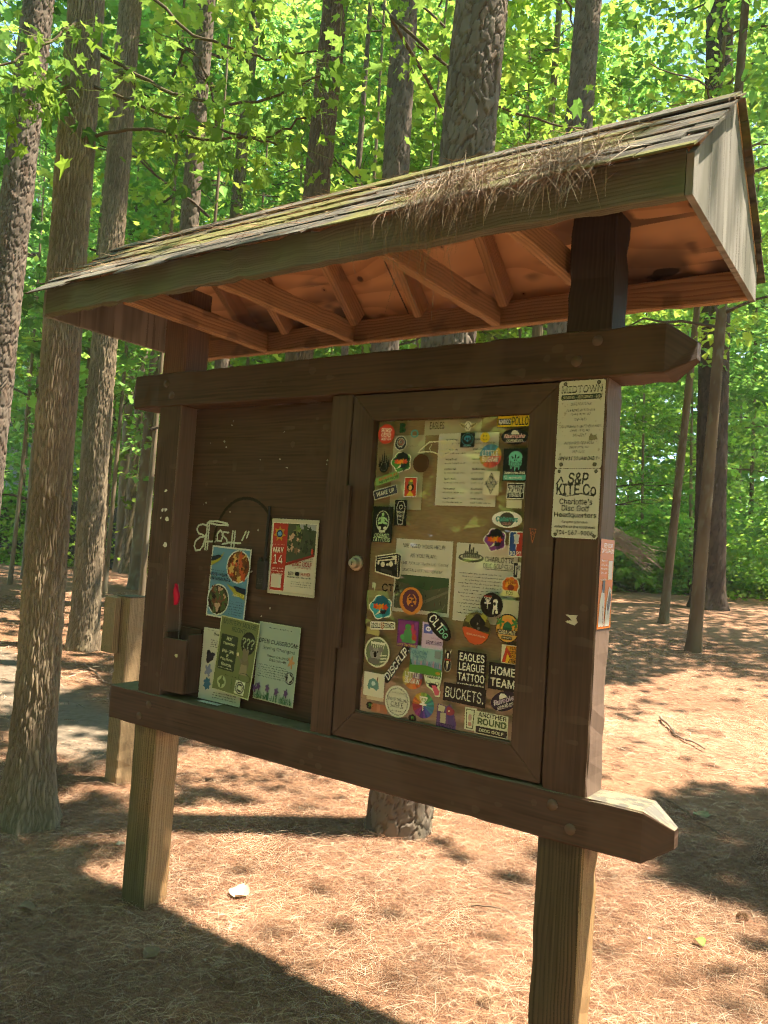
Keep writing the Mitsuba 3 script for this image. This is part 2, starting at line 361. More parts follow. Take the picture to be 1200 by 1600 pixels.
while x < XR+.03:
    xb = min(x+.24, XR+.038)
    for side in (-1, 1):
        A, B = slope_pt(SL-.12, side, .031), slope_pt(SL-.002, side, .024)
        d = np.array([0, *(B-A)]); Ls = np.linalg.norm(d); d /= Ls
        nrm = np.cross(AX, d); nrm *= np.sign(nrm[2])
        part(RO, 'shingle', P_(put(beam(xb-x-.004, Ls, .008, ch=.003, seg=4, rough=.006, wear=.006), (AX, d, nrm), (x, *((A+B)/2))), 'mat_shingle'))
    x += .24
for x in (.135, .64, 1.335, 1.765):
    part(RO, 'tie_beam', P_(bx(x, x+.038, YF+.039, YB-.039, ZE+.003, ZE+.090, 'y', seg=14), 'mat_rafter'))
for x in (.07, .30, .69, 1.01, 1.385):
    for side in (-1, 1):
        a, b = slope_pt(.045, side, -.046), slope_pt(SL-.02, side, -.046)
        part(RO, 'rafter', P_(stick((x+.019, *a), (x+.019, *b), .038, .086, seg=10), 'mat_rafter'))
# ================================================================== printed things: stickers, papers, plates
TXT = {}
def text_shape(t, bold):
    if (t, bold) not in TXT:
        m = meshkit.text_mesh(t, 1.0, .01, bold)
        top = m.face_normals[:, 2] > .5
        f = m.faces[top]; u, inv = np.unique(f, return_inverse=True)
        v = m.vertices[u][:, :2]; v = v-v.min(0)
        TXT[t, bold] = (v/v.max(0), inv.reshape(-1, 3), v.max(0))
    return TXT[t, bold]
STEP = .0001
class Print:
    """flat layers of ink, each a hair above the one below; metres, x to the right, y up, origin in the middle"""
    def __init__(s, w, h): s.w, s.h, s.ms, s.z = w, h, [], 0.0
    def add(s, v, f, col):
        c = lin(col) if isinstance(col, str) else np.asarray(col, float)
        s.ms.append((np.column_stack([v, np.full(len(v), s.z)]), f, np.tile(c, (len(v), 1)))); s.z += STEP; return s
    def shape(s, g, col, side=None):
        vs, fs, n = [], [], 0
        for p in getattr(g, 'geoms', [g]):
            if p.is_empty or p.geom_type != 'Polygon': continue
            v, f = trimesh.creation.triangulate_polygon(p, engine='earcut')
            vs.append(v); fs.append(f+n); n += len(v)
        if not vs: return s
        v, f = np.vstack(vs), np.vstack(fs)
        if side:
            v, f = trimesh.remesh.subdivide_to_size(np.column_stack([v, 0*v[:, 0]]), f, side); v = v[:, :2]
        a = v[f[:, 1]]-v[f[:, 0]]; b = v[f[:, 2]]-v[f[:, 0]]
        flip = (a[:, 0]*b[:, 1]-a[:, 1]*b[:, 0]) < 0
        f = np.where(flip[:, None], f[:, ::-1], f)
        return s.add(v, f, col)
    # coordinates below are fractions of the half width / half height
    def sc(s, pts): return [(x*s.w/2, y*s.h/2) for x, y in pts]
    def poly(s, pts, col, **k): return s.shape(Polygon(s.sc(pts)), col, **k)
    def rect(s, x0, y0, x1, y1, col, r=0, **k):
        g = shapely.box(x0*s.w/2, y0*s.h/2, x1*s.w/2, y1*s.h/2)
        if r: g = g.buffer(-r).buffer(r, quad_segs=4)
        return s.shape(g, col, **k)
    def ell(s, x, y, rx, ry, col, n=8, **k):
        return s.shape(affinity.scale(Point(x*s.w/2, y*s.h/2).buffer(1, quad_segs=n), rx*s.w/2, ry*s.h/2), col, **k)
    def ring(s, x, y, rx, ry, col, t=.1):
        g = affinity.scale(Point(x*s.w/2, y*s.h/2).buffer(1, quad_segs=8), rx*s.w/2, ry*s.h/2)
        return s.shape(g.difference(g.buffer(-t*s.w/2)), col)
    def line(s, pts, col, t=.05, closed=False):
        p = s.sc(pts)
        return s.shape(LineString(p+[p[0]] if closed else p).buffer(t*s.w/2, quad_segs=3), col)
    def text(s, t, x, y, w, h, col, bold=True, slant=0, rot=0, left=False):
        """centred at x, y; w, h as fractions of the whole size"""
        v, f, sz = text_shape(t, bold)
        W_, H_ = w*s.w, h*s.h
        q = (v-[0 if left else .5, .5])*[W_, H_]
        q[:, 0] += slant*q[:, 1]
        if rot: c, n_ = math.cos(rot), math.sin(rot); q = q@np.array([[c, n_], [-n_, c]])
        return s.add(q+[x*s.w/2, y*s.h/2], f, col)
    def words(s, x0, x1, y, h, col, seed=0, centre=False):
        """one line of print too small to read"""
        r = random.Random(seed*7+int(y*1000)); x = x0
        if centre: m = (x1-x0)*r.uniform(0, .22); x += m; x1 -= m
        gs = []
        while x < x1-.02:
            w = min(r.uniform(.06, .22), x1-x)
            k = x
            while k < x+w-.012:
                cw = r.uniform(.012, .022); hh = h*r.choice([.55, .6, .6, 1.0])
                gs.append(shapely.box(k*s.w/2, y*s.h/2, (k+cw)*s.w/2, (y+hh)*s.h/2)); k += cw+.010
            x += w+.035
        return s.shape(shapely.MultiPolygon(gs), col) if gs else s
    def blob(s, x, y, r, col, n=5, amp=.18, ph=0):
        pts = [((1+amp*math.cos(n*a+ph))*r*math.cos(a)+x, (1+amp*math.cos(n*a+ph))*r*math.sin(a)+y) for a in np.linspace(0, 2*math.pi, 48, endpoint=False)]
        return s.poly(pts, col)
    def mesh(s): return cat_mesh(s.ms)
TO_WALL = (np.array([1.0, 0, 0]), np.array([0, 0, 1.0]), np.array([0, -1.0, 0]))
def stick_on(name, label, cat, pr, x, z, y=.0132, rot=0, curl=None, group=None, mat='mat_print', frame=TO_WALL, origin=None, back=True):
    v, f, c = pr.mesh()
    if curl is not None:
        ms = []
        for a_, b_, c_ in pr.ms:
            v2, f2 = trimesh.remesh.subdivide_to_size(a_, b_, .016); ms.append((v2, f2, np.tile(c_[0], (len(v2), 1))))
        v, f, c = cat_mesh(ms)
        v[:, 2] += curl(v[:, 0]/pr.w*2, v[:, 1]/pr.h*2)
    if rot:
        a = math.radians(rot); R = np.array([[math.cos(a), math.sin(a)], [-math.sin(a), math.cos(a)]]); v[:, :2] = v[:, :2]@R
    v[:, 2] += .0003
    k = key_for(name)
    m = put((v, f, c), frame, (x, y, z) if origin is None else origin)
    scene[k] = C_(m, mat)
    return tag(k, label, cat, group)
INK, WHITE, CREAM = '#141414', '#e4e4d8', '#d9d6c0'
def basket(p, x, y, s, col, chains=5):
    """a disc golf basket: band, chains, tray, pole"""
    p.rect(x-.5*s, y+.42*s, x+.5*s, y+.58*s, col)
    for i in range(chains):
        t = (i/(chains-1)-.5)*.9*s
        p.line([(x+t, y+.42*s), (x+t*.25, y-.12*s)], col, .035*s)
    p.rect(x-.42*s, y-.34*s, x+.42*s, y-.16*s, col)
    p.rect(x-.05*s, y-.9*s, x+.05*s, y+.2*s, col)
def tie_dye(p, cols, n=28, seed=0, rx=1, ry=1):
    r = random.Random(seed)
    for i in range(n):
        a0, a1 = 2*math.pi*i/n, 2*math.pi*(i+1)/n
        c = cols[int(i*len(cols)/n)]
        p.z -= STEP if i else 0
        p.poly([(0, 0), (rx*math.cos(a0), ry*math.sin(a0)), (rx*math.cos(a1), ry*math.sin(a1))], lin(c)*r.uniform(.6, 1.15))
ST = 'sticker'
def S(name, label, w, h): return Print(w, h)

p = Print(.070, .069).ell(0, 0, 1, 1, '#c3402f').text('BIRD', 0, .38, .58, .2, WHITE).text('GERD', 0, -.08, .58, .2, WHITE).text('GOLF CO', 0, -.5, .58, .13, WHITE)
stick_on('sticker', 'red oval sticker with white block letters at the top left of the glass', ST, p, 1.183, 1.951)
p = Print(.031, .038).rect(-.7, -.9, -.2, .9, '#173c1d').ell(.1, .45, .75, .42, '#173c1d').ell(.15, -.42, .8, .46, '#1d4722').rect(-.1, -.6, .4, -.3, '#0b1d0e').rect(-.1, .3, .35, .55, '#0b1d0e')
stick_on('sticker', 'small dark green letter shaped sticker beside the red oval', ST, p, 1.248, 1.970)
p = Print(.050, .051).ell(0, 0, 1, 1, WHITE).ell(0, 0, .9, .9, INK).ring(0, .1, .62, .6, WHITE, .07).ring(.05, .12, .4, .38, '#d06a4a', .08).ring(-.05, .15, .2, .2, WHITE, .06).line([(-.2, -.55), (0, -.4), (.25, -.55)], WHITE, .06)
stick_on('sticker', 'round black sticker with a white swirl under the red oval', ST, p, 1.245, 1.918)
p = Print(.031, .028).ring(0, 0, 1, 1, '#5f9a9a', .34)
stick_on('sticker', 'small pale teal ring shaped sticker on the glass', ST, p, 1.299, 1.949)
p = Print(.077, .038).poly([(-.95, .7), (-.2, .35), (-.2, -.5), (-.6, -.1)], '#c8bd8e').poly([(.95, .7), (.2, .35), (.2, -.5), (.6, -.1)], '#c8bd8e').ell(0, 0, .34, .9, CREAM).ring(0, .05, .22, .6, '#5c5230', .05)
for i in range(4): p.line([(-.85+.12*i, .55-.2*i), (-.25, .1-.12*i)], '#6d6340', .02).line([(.85-.12*i, .55-.2*i), (.25, .1-.12*i)], '#6d6340', .02)
stick_on('sticker', 'cream winged emblem sticker at the top middle of the glass', ST, p, 1.502, 1.968)
p = Print(.052, .048).rect(-1, -1, 1, 1, INK, .003).ring(0, .1, .82, .8, '#4b8ea0', .06).blob(0, .25, .42, '#3f8fb0', 2, .12).poly([(-.3, .1), (0, -.35), (.3, .1)], '#3f8fb0').ell(-.17, .15, .12, .2, INK).ell(.17, .15, .12, .2, INK).text('ALIEN', 0, -.78, .5, .1, '#7fb7c4')
stick_on('sticker', 'black square sticker with a blue alien head', ST, p, 1.503, 1.923)
p = Print(.034, .033).ell(0, 0, 1, 1, '#d8c22e').ell(-.3, .3, .1, .2, INK).ell(.3, .3, .1, .2, INK).line([(-.5, -.2), (-.2, -.5), (.2, -.5), (.5, -.2)], INK, .06)
stick_on('sticker', 'small yellow smiling face sticker', ST, p, 1.566, 1.930)
p = Print(.111, .038).rect(-1, -1, 1, 1, INK, .003).rect(-.97, -.9, .97, .9, '#d2b51e', .003).rect(-.93, -.6, -.12, .45, INK).text('MARCO', -.52, -.06, .36, .4, WHITE).text('POLLO', .43, .0, .5, .72, INK)
stick_on('sticker', 'yellow rectangular sticker reading MARCO POLLO at the top right', ST, p, 1.661, 1.979)
def script_oval(p, base, inkc):
    p.ell(0, 0, 1, 1, base).poly([(-.3, .3), (-.2, .75), (0, .85), (.2, .7), (.35, .3)], '#d8d4c8').text('Rumple', 0, .02, .78, .34, WHITE, True, .25).text('Rumple', .01, .03, .74, .30, inkc, True, .25).text('COFFEE CO', 0, -.48, .6, .13, WHITE, True, .25).line([(-.7, -.68), (.7, -.68)], '#b9a9ae', .015)
    return p
stick_on('sticker', 'black oval sticker with pink script lettering under the yellow one', ST, script_oval(Print(.091, .050), '#17141a', '#c88c92'), 1.669, 1.930)
DYE = ['#c9564a', '#cf8a3c', '#cdb93f', '#5f9a6a', '#3f7fa5', '#4f8fb5', '#8c8fae', '#c98a80']
def sugaw(p, cols, seed):
    tie_dye(p, cols, 30, seed)
    p.text('LITTLE', .0, .22, .74, .24, '#3a2a2a').text('SUGAW', .0, -.30, .78, .24, '#3a2a2a')
    p.text('LITTLE', -.02, .24, .72, .23, WHITE).text('SUGAW', -.02, -.28, .76, .23, WHITE); return p
stick_on('sticker', 'tie dyed round LITTLE SUGAW sticker in red and blue, high on the right', ST, sugaw(Print(.077, .076), ['#c8b04a', '#4f8fa5', '#4f86b0', '#5f8fa0', '#c0a24a', '#cf6a4a', '#c9504a', '#cf5a4a'], 3), 1.589, 1.870)
p = Print(.082, .102).rect(-1, -1, 1, 1, '#12181a').rect(-.93, -.95, .93, -.62, '#5fb0a0').ell(0, .42, .58, .42, '#5fb8a4').rect(-.6, -.1, .6, .42, '#12181a')
p.ell(0, .45, .55, .3, '#6fc6b2').line([(-.3, .5), (0, .2), (.3, .5)], '#12181a', .05).line([(0, .6), (0, .15)], '#12181a', .05)
for i, l in enumerate([.25, .5, .35, .62, .4, .55, .3]): p.line([(-.48+.16*i, .35), (-.48+.16*i, .25-l)], '#6fc6b2', .045)
p.text('Swim in the Wild', 0, -.5, .86, .085, WHITE).ring(-.7, -.79, .12, .1, WHITE, .03).text('swiminwild', .1, -.8, .55, .07, WHITE)
stick_on('sticker', 'black sticker with a dripping teal jellyfish and a teal band below', ST, p, 1.676, 1.842)
p = Print(.056, .077).rect(-1, -1, 1, 1, '#cfcdb4').line([(0, .85), (.62, 0), (0, -.85), (-.62, 0)], INK, .035, True).line([(0, .6), (.25, .3), (0, 0), (-.25, .3)], INK, .04, True).line([(-.25, .6), (.25, .3)], INK, .04).ring(0, .45, .2, .14, INK, .05).text('INFINITE', 0, .0, .8, .15, INK, True, .2).text('DISCS', 0, -.28, .5, .1, INK).line([(-.3, -.45), (0, -.6), (.3, -.45)], INK, .04)
stick_on('sticker', 'white upright sticker with a diamond and the word INFINITE', ST, p, 1.597, 1.783)
p = Print(.058, .050).rect(-1, -1, 1, 1, WHITE).rect(-.92, -.9, .92, .9, INK).text('PROJECT', 0, .55, .8, .17, WHITE).text('NOMAD', 0, .0, .86, .36, WHITE).text('COMICS', 0, -.58, .7, .17, WHITE)
stick_on('sticker', 'black sticker with a white border and three lines of white capitals', ST, p, 1.682, 1.760)
stick_on('sticker', 'blank cream rectangular sticker under the black bordered one', ST, Print(.052, .026).rect(-1, -1, 1, 1, '#cbc8aa'), 1.680, 1.719)
p = Print(.145, .062)
p.line([(-.98, -.35), (-.85, -.02), (-.4, .78), (.25, .82), (.93, .86), (.97, .5), (.8, .2), (.95, -.1), (.75, -.4), (.45, -.72), (.3, -.95), (.1, -.55), (-.2, -.3), (-.55, -.25), (-.98, -.35)], '#dedabc', .028)
p.line([(-.28, .5), (-.38, .1), (-.3, -.25)], '#d6d2b2', .02).rect(.2, .5, .8, .8, '#d6d2b2').rect(.18, -.35, .72, -.1, '#d6d2b2').line([(.45, -.3), (.35, -.9)], '#d6d2b2', .03)
for i in range(6): p.line([(.25+.1*i, .55), (.35+.055*i, -.1)], '#dedabc', .017)
stick_on('sticker', 'cream outline of a state with a disc golf basket in it', ST, p, 1.389, 1.895)
p = Print(.051, .085).ell(0, -.45, .75, .52, INK)
for x, t in ((-.75, .35), (-.32, .65), (0, 1), (.32, .6), (.75, .3)): p.poly([(x*.9-.2, -.5), (x, t), (x*.9+.22, -.5)], INK)
p.ring(0, -.45, .5, .36, '#8a8570', .03).line([(-.4, -.3), (-.1, .3)], '#8a8570', .025).line([(.4, -.3), (.1, .3)], '#8a8570', .025)
stick_on('sticker', 'black flame shaped sticker at the left edge of the glass', ST, p, 1.182, 1.857)
def hatface(p, c1, c2, hat):
    p.blob(0, 0, .88, WHITE, 5, .1, 3.14).blob(0, 0, .80, c1, 5, .1, 3.14).poly([(0, .85), (.75, .3), (.7, -.4), (.2, -.8), (0, -.2)], c2)
    p.poly([(-.5, .3), (-.35, .75), (.1, .92), (.5, .7), (.62, .32)], hat).ell(0, .3, .75, .13, hat)
    for x, y, c in ((-.4, .05, '#cf4a22'), (-.15, .02, '#e0782a'), (.12, .08, '#d89a2c'), (.35, .05, '#c8401e')): p.blob(x, y, .2, c, 5, .3)
    p.poly([(-.1, -.25), (.5, -.15), (.35, -.45), (-.05, -.5)], '#1c1d26').poly([(-.45, -.65), (-.05, -.2), (.0, -.4)], '#d8d4c0'); return p
stick_on('sticker', 'green flower shaped sticker with a hatted face', ST, hatface(Print(.091, .077), '#4a8a3a', '#1f4a22', '#15181a'), 1.253, 1.852)
stick_on('sticker', 'dark brown plain oval sticker on the glass', ST, Print(.063, .063).ell(0, 0, 1, 1, '#4a2d14').ring(0, 0, .85, .85, '#5c3a1c', .05), 1.332, 1.848)
p = Print(.098, .027).rect(-1, -1, 1, 1, '#7aa25a').text('NEVER PLAY', .1, .35, .8, .34, '#b8402a', True, .2).text('NEVER WON', .1, -.4, .8, .34, '#2c4a24', True, .2)
stick_on('sticker', 'slanted green strip sticker with red and green lettering', ST, p, 1.199, 1.796, rot=17)
p = Print(.101, .034).rect(-1, -1, 1, 1, '#b9b9a8', .004).rect(-.94, -.82, .94, .82, '#33363f', .003).text('WAKE UP', 0, 0, .74, .46, '#c9c9ba')
stick_on('sticker', 'slanted slate coloured plate sticker reading WAKE UP', ST, p, 1.195, 1.748, rot=15)
p = Print(.051, .067).rect(-1, -1, 1, 1, WHITE).rect(-.9, -.93, .9, .93, '#b8432a').ell(0, .0, .55, .4, '#2a1a14').ell(0, -.05, .27, .27, '#d9a860').poly([(-.6, -.9), (0, -.3), (.6, -.9)], '#d2b23a').ell(0, .45, .4, .2, '#6f7a3a').ell(.1, .65, .25, .14, '#c9b03e')
stick_on('sticker', 'small red sticker with a white border showing a dark haired figure', ST, p, 1.296, 1.767)
p = Print(.049, .087).rect(-1, -1, 1, 1, INK).line([(-.35, .9), (.35, .9), (.7, .45), (.35, -.9), (-.35, -.9), (-.7, .45)], '#a9a9a0', .06, True).ring(0, .45, .3, .18, '#c9c9bd', .08).text('NIGHT', 0, .05, .55, .09, '#c9c9bd').text('OWL', 0, -.25, .45, .1, '#c9c9bd').line([(-.2, -.5), (.2, -.6)], '#c9c9bd', .05)
stick_on('sticker', 'black sticker with a grey coffin outline', ST, p, 1.263, 1.679)
p = Print(.083, .124).rect(-1, -1, 1, 1, '#10140f').blob(0, .18, .62, '#c2cbb4', 2, .06).blob(0, .2, .56, '#10140f', 2, .06)
p.ell(0, .55, .13, .1, '#9fc98f').poly([(-.15, .42), (.15, .42), (.2, .1), (-.2, .1)], '#9fc98f').line([(-.15, .38), (-.45, .2), (-.3, .35)], '#9fc98f', .06).line([(.15, .38), (.45, .2), (.3, .35)], '#9fc98f', .06).line([(-.4, .05), (0, .12), (.4, .05)], '#9fc98f', .09)
p.ell(-.28, -.2, .17, .09, '#c2cbb4').ell(.28, -.2, .17, .09, '#c2cbb4').rect(-.3, -.46, .3, -.36, '#c2cbb4').text('COSMIC', 0, -.62, .72, .11, '#b9d4a6', True, .15).text('TATTOOS', 0, -.85, .86, .12, '#b9d4a6', True, .15)
stick_on('sticker', 'black COSMIC TATTOOS sticker with a meditating figure in a skull', ST, p, 1.192, 1.637)
p = Print(.103, .052).ell(0, 0, 1, 1, WHITE).ell(0, 0, .5, .86, '#4a4a44').text('Cabarrus', 0, .05, .74, .34, '#1e6a66', True, .2).text('Cabarrus', .01, .09, .70, .28, '#57a39a', True, .2).text('CLUB', 0, -.5, .26, .18, '#b98a8a')
stick_on('sticker', 'white oval sticker with teal script lettering', ST, p, 1.659, 1.670)
stick_on('sticker', 'purple flower shaped sticker with a hatted face', ST, hatface(Print(.086, .080), '#7a3f7f', '#4f2357', '#15121a'), 1.623, 1.604)
p = Print(.051, .079).rect(-1, -1, 1, 1, WHITE, .008).rect(-.88, -.92, 0, .92, '#2b4a86', .005).rect(0, -.92, .88, .92, '#b23a2e', .005)
basket(p, 0, .3, .8, '#d8d8d0'); p.ell(0, .45, .32, .4, '#b9c0c4').text('DG', -.42, -.72, .34, .16, WHITE).text('PT', .42, -.72, .3, .16, WHITE)
stick_on('sticker', 'red and blue rounded sticker with a basket, reading DG PT', ST, p, 1.696, 1.595, y=.0126)
p = Print(.022, .046).line([(-.9, .9), (.9, .9), (.05, -.95)], '#a85a30', .09, True).text('O', .0, .35, .4, .2, '#a85a30')
stick_on('sticker', 'small orange pennant outline sticker on the right door rail', ST, p, 1.754, 1.623, y=-.0012)
p = Print(.026, .049).rect(-1, -1, 1, 1, '#c9c9ba').rect(-.8, -.9, .2, .9, INK).rect(-.4, -.55, -.1, .55, '#c9c9ba').text('NS', .62, .3, .25, .3, INK)
stick_on('sticker', 'narrow black and white sticker with a letter D shape', ST, p, 1.702, 1.515)
p = Print(.073, .071).blob(0, .15, .84, CREAM, 9, .04).blob(0, .18, .74, '#c8641e', 9, .04).blob(0, .3, .45, '#d99a2c', 7, .2).ell(.05, .0, .3, .3, '#7a2c12').poly([(-.95, -.75), (-.6, -.25), (.6, -.25), (.95, -.75), (.5, -.8), (0, -.65), (-.5, -.8)], '#cfcf8a').text('PINE', 0, .5, .5, .18, '#7a2412').text('FOX', 0, -.48, .32, .17, '#4a4a18')
stick_on('sticker', 'orange round badge sticker with a yellow ribbon', ST, p, 1.684, 1.460, y=.0126)
p = Print(.108, .092).poly([(-.98, .62), (.75, .98), (.98, .8), (.98, -.85), (.8, -.98), (-.98, -.6)], CREAM).poly([(-.92, .55), (.72, .9), (.72, -.85), (-.92, -.52)], INK).poly([(-.82, .45), (.62, .78), (.62, .1), (-.82, -.02)], '#cfcdb6').poly([(-.68, .22), (.5, .42), (.5, -.18), (-.68, -.2)], INK)
p.ell(-.4, .02, .16, .2, '#cfcdb6').ell(.22, .1, .16, .2, '#cfcdb6').poly([(-.15, .1), (.05, .14), (.05, -.06), (-.15, -.04)], '#cfcdb6').poly([(.75, .88), (.93, .75), (.93, -.8), (.75, -.88)], '#2b2a26').poly([(-.55, -.5), (.4, -.72), (.3, -.4), (-.5, -.28)], '#3a3934').poly([(-.82, .4), (.3, .64), (.3, .5), (-.82, .3)], INK)
stick_on('sticker', 'black and white sticker of a cassette tape', ST, p, 1.226, 1.499)
stick_on('sticker', 'black cut out letters CTA stuck on the glass', ST, Print(.073, .030).text('CTA', 0, 0, 1, .9, INK), 1.244, 1.422)
stick_on('paper_scrap', 'torn pale green scrap of sticker at the left edge of the glass', 'paper scrap', Print(.016, .031).poly([(-1, 1), (1, .9), (.8, -.2), (.3, -1), (.1, -.1), (-.9, -.3)], '#b9c29a'), 1.173, 1.420)
p = Print(.091, .092).ell(0, 0, 1, 1, '#c8803a').ell(-.02, .05, .72, .78, '#5a2e3c').ell(.05, .02, .42, .5, '#c8803a').poly([(-.3, .2), (.05, .6), (.4, .1), (.1, .25)], '#5a2e3c').ell(-.1, .1, .12, .06, '#3a1c2a').ell(.25, .08, .12, .06, '#3a1c2a').ell(.12, -.45, .3, .34, '#5a2e3c').ell(.12, -.33, .1, .05, '#c8803a').line([(.1, .05), (.16, -.18)], '#5a2e3c', .04)
stick_on('sticker', 'orange oval sticker with a bearded long haired face', ST, p, 1.327, 1.386)
stick_on('sticker', 'teal flower shaped sticker with a hatted face', ST, hatface(Print(.104, .090), '#3fa0a8', '#1a6f80', '#15596f'), 1.208, 1.353)
p = Print(.103, .035).rect(-1, -.8, 1, .8, CREAM, .006).text('DISILLUSIONED', 0, .02, .92, .52, INK, True).text('U', -.02, .0, .09, .7, '#b8402a')
stick_on('sticker', 'cream banner sticker reading DISILLUSIONED', ST, p, 1.220, 1.292, rot=5, y=.0126)
stick_on('paper_scrap', 'blank yellowish scrap of sticker above the koala sticker', 'paper scrap', Print(.056, .035).poly([(-1, -.6), (-.9, .8), (.5, .7), (1, .1), (.9, -.9), (0, -.7)], '#b3a768'), 1.182, 1.269)
p = Print(.083, .089).rect(-1, -1, 1, 1, '#5f2a6f').rect(-.9, -.72, .9, .92, '#7a3478').blob(.2, .2, .5, '#b03a5a', 6, .2).ell(0, .5, .3, .22, '#4f8a4a').poly([(-.55, -.7), (-.3, .3), (.3, .3), (.55, -.7)], '#4a8a52').ell(-.5, -.3, .2, .2, '#4f9a5a').ell(.62, -.25, .22, .3, '#b0463a').ell(.6, -.55, .2, .12, '#6aa05a').text('LOVE THAT BABY', 0, -.87, .9, .09, '#d9b45a')
stick_on('sticker', 'purple and green poster sticker reading LOVE THAT BABY', ST, p, 1.323, 1.277)
p = Print(.080, .085).rect(-1, -1, 1, 1, '#c9b3cf').rect(-.85, .15, .0, .85, '#5a5fae').ell(-.42, .5, .26, .18, '#e0dcec').ell(-.5, .5, .06, .06, '#5a5fae').ell(-.34, .5, .06, .06, '#5a5fae').words(-.1, .9, -.2, .07, '#b0688a', 2).text('DRIVE SAFE!', .18, -.52, .74, .15, '#4a2a5a')
stick_on('sticker', 'lavender sticker with a blue icon, reading DRIVE SAFE!', ST, p, 1.418, 1.280)
p = Print(.114, .056).ell(0, 0, 1, 1, INK).text('CLT', -.28, .05, .5, .56, WHITE, True, .1).text('DG', .48, -.12, .3, .36, '#7fc6a8', True, .1).rect(.15, .4, .5, .62, '#5fa58c')
stick_on('sticker', 'tilted black oval sticker reading CLT DG', ST, p, 1.441, 1.313, rot=-42, y=.0123)
p = Print(.104, .104).ell(0, 0, 1, 1, '#cfd2b4').ell(0, 0, .88, .88, '#6a7a5c').rect(-.5, .5, .62, .66, '#d5d8c0')
for i in range(7): p.line([(-.5+.18*i, .6), (-.35+.12*i, -.1)], '#d5d8c0', .025)
p.blob(-.1, -.15, .42, '#8a8a84', 2, .06).ell(-.5, .22, .2, .18, '#77776f').ell(.3, .2, .2, .18, '#77776f').ell(-.12, -.15, .12, .2, INK).ell(-.3, .02, .05, .06, INK).ell(.08, .02, .05, .06, INK).ell(-.2, -.6, .5, .2, '#6a6a64')
for i in range(3): p.line([(.3, -.2-.2*i), (.75, -.12-.2*i)], '#d5d8c0', .04)
stick_on('sticker', 'cream oval sticker with a grey koala in front of a basket', ST, p, 1.204, 1.200)
p = Print(.150, .040).shape(LineString([(-.068, -.004), (.068, .004)]).buffer(.014), INK).text('DISC', -.45, -.05, .42, .62, WHITE, True, .2).text('FLIP.', .48, .05, .42, .62, WHITE, True, .2)
stick_on('sticker', 'steeply slanted black and white lettering sticker reading DISC FLIP', ST, p, 1.287, 1.174, rot=54)
p = Print(.122, .090).rect(-1, -1, 1, 1, '#86b0ad').poly([(-1, -.1), (-.9, -.05), (-.7, -.25), (1, -.15), (1, -.6), (-1, -.6)], '#5f8a9a')
for i in range(14):
    x = -.85+i*.13; p.rect(x, -.45, x+.09, -.15+.3*random.Random(i).random(), ['#7f97a8', '#a58fa6', '#6a8aa0'][i % 3])
p.poly([(-1, -.45), (0, -.35), (1, -.55), (1, -1), (-1, -1)], '#4f8a35').poly([(-1, .1), (-.85, -.4), (-1, -.5)], '#2c5a34').ell(.8, -.8, .15, .12, '#a58a2a').text('Colonial', -.5, .55, .6, .17, '#4f7f92', False, .2).text('Valley', -.4, .2, .45, .17, '#4f7f92', False, .2).rect(.55, .25, .92, .8, '#7f8f8c')
stick_on('sticker', 'landscape sticker with a skyline above a green fairway', ST, p, 1.399, 1.198)
stick_on('sticker', 'tie dyed round LITTLE SUGAW sticker in orange and purple, low on the left', ST, sugaw(Print(.077, .076), ['#7a5a8a', '#8a6a7a', '#a5a05a', '#b3b25a', '#b5a04a', '#c9803c', '#c96a3a', '#b85a4a'], 4), 1.352, 1.135, y=.0126)
p = Print(.070, .089).poly([(-.95, .95), (.95, .9), (.9, .2), (.75, -.3), (.9, -.6), (.8, -.95), (.4, -.95), (0, -.55), (-.6, -.3), (-.95, .3)], '#cfdcb8')
p.text('Hazed', 0, .5, .8, .2, INK, True, .3).ell(-.45, -.02, .22, .13, INK).ell(.5, -.02, .22, .13, INK).ell(-.45, .0, .16, .09, '#cfdcb8').ell(.5, .0, .16, .09, '#cfdcb8').ell(.05, -.2, .45, .18, INK).poly([(-.1, -.2), (.35, -.15), (.8, -.55), (.7, -.85), (.35, -.85)], '#cf5f72')
stick_on('sticker', 'pale mask shaped sticker with its pink tongue out', ST, p, 1.430, 1.130, y=.0120)
p = Print(.085, .080).rect(-1, -1, 1, 1, '#d2d2bc').poly([(-.6, -.2), (-.5, .35), (-.1, .55), (.4, .3), (.5, -.25), (.25, -.5), (.05, -.3), (-.3, -.3), (-.45, -.5)], '#5f8a84').ell(-.05, .1, .2, .18, '#b5ccc6').line([(.3, .35), (.35, .65)], '#7a5a44', .05)
stick_on('sticker', 'white square sticker with a small teal house shaped icon', ST, p, 1.200, 1.089, y=.0126)
p = Print(.070, .030).rect(-1, -1, 1, 1, '#c5b698').words(-.9, .9, .2, .25, '#8a5a4a', 4)
stick_on('sticker', 'cream strip sticker under the white square one', ST, p, 1.208, 1.052)
p = Print(.100, .106).ell(0, 0, 1, 1, '#c8cab4').ring(0, 0, .86, .86, '#3f4038', .03).ring(0, 0, .80, .80, '#6a6b60', .015).text('END OF THE LINE', 0, .12, .74, .1, '#3a3a34').text('CAFE', 0, -.18, .5, .15, '#3a3a34', False).line([(-.5, -.36), (.5, -.36)], '#3a3a34', .012).words(-.45, .45, .52, .07, '#55564c', 3).words(-.4, .4, -.62, .07, '#55564c', 5)
stick_on('sticker', 'cream oval sticker reading END OF THE LINE CAFE', ST, p, 1.299, 1.048, y=.0126)
p = Print(.083, .083); tie_dye(p, ['#3f8a8a', '#4f9a5a', '#8aa54a', '#c9a03a', '#c9703a', '#a83a4a', '#8a3a7a', '#5a3a8a', '#4a5aa5', '#3f7a9a'], 30, 8)
basket(p, 0, .25, .75, '#e2ded0')
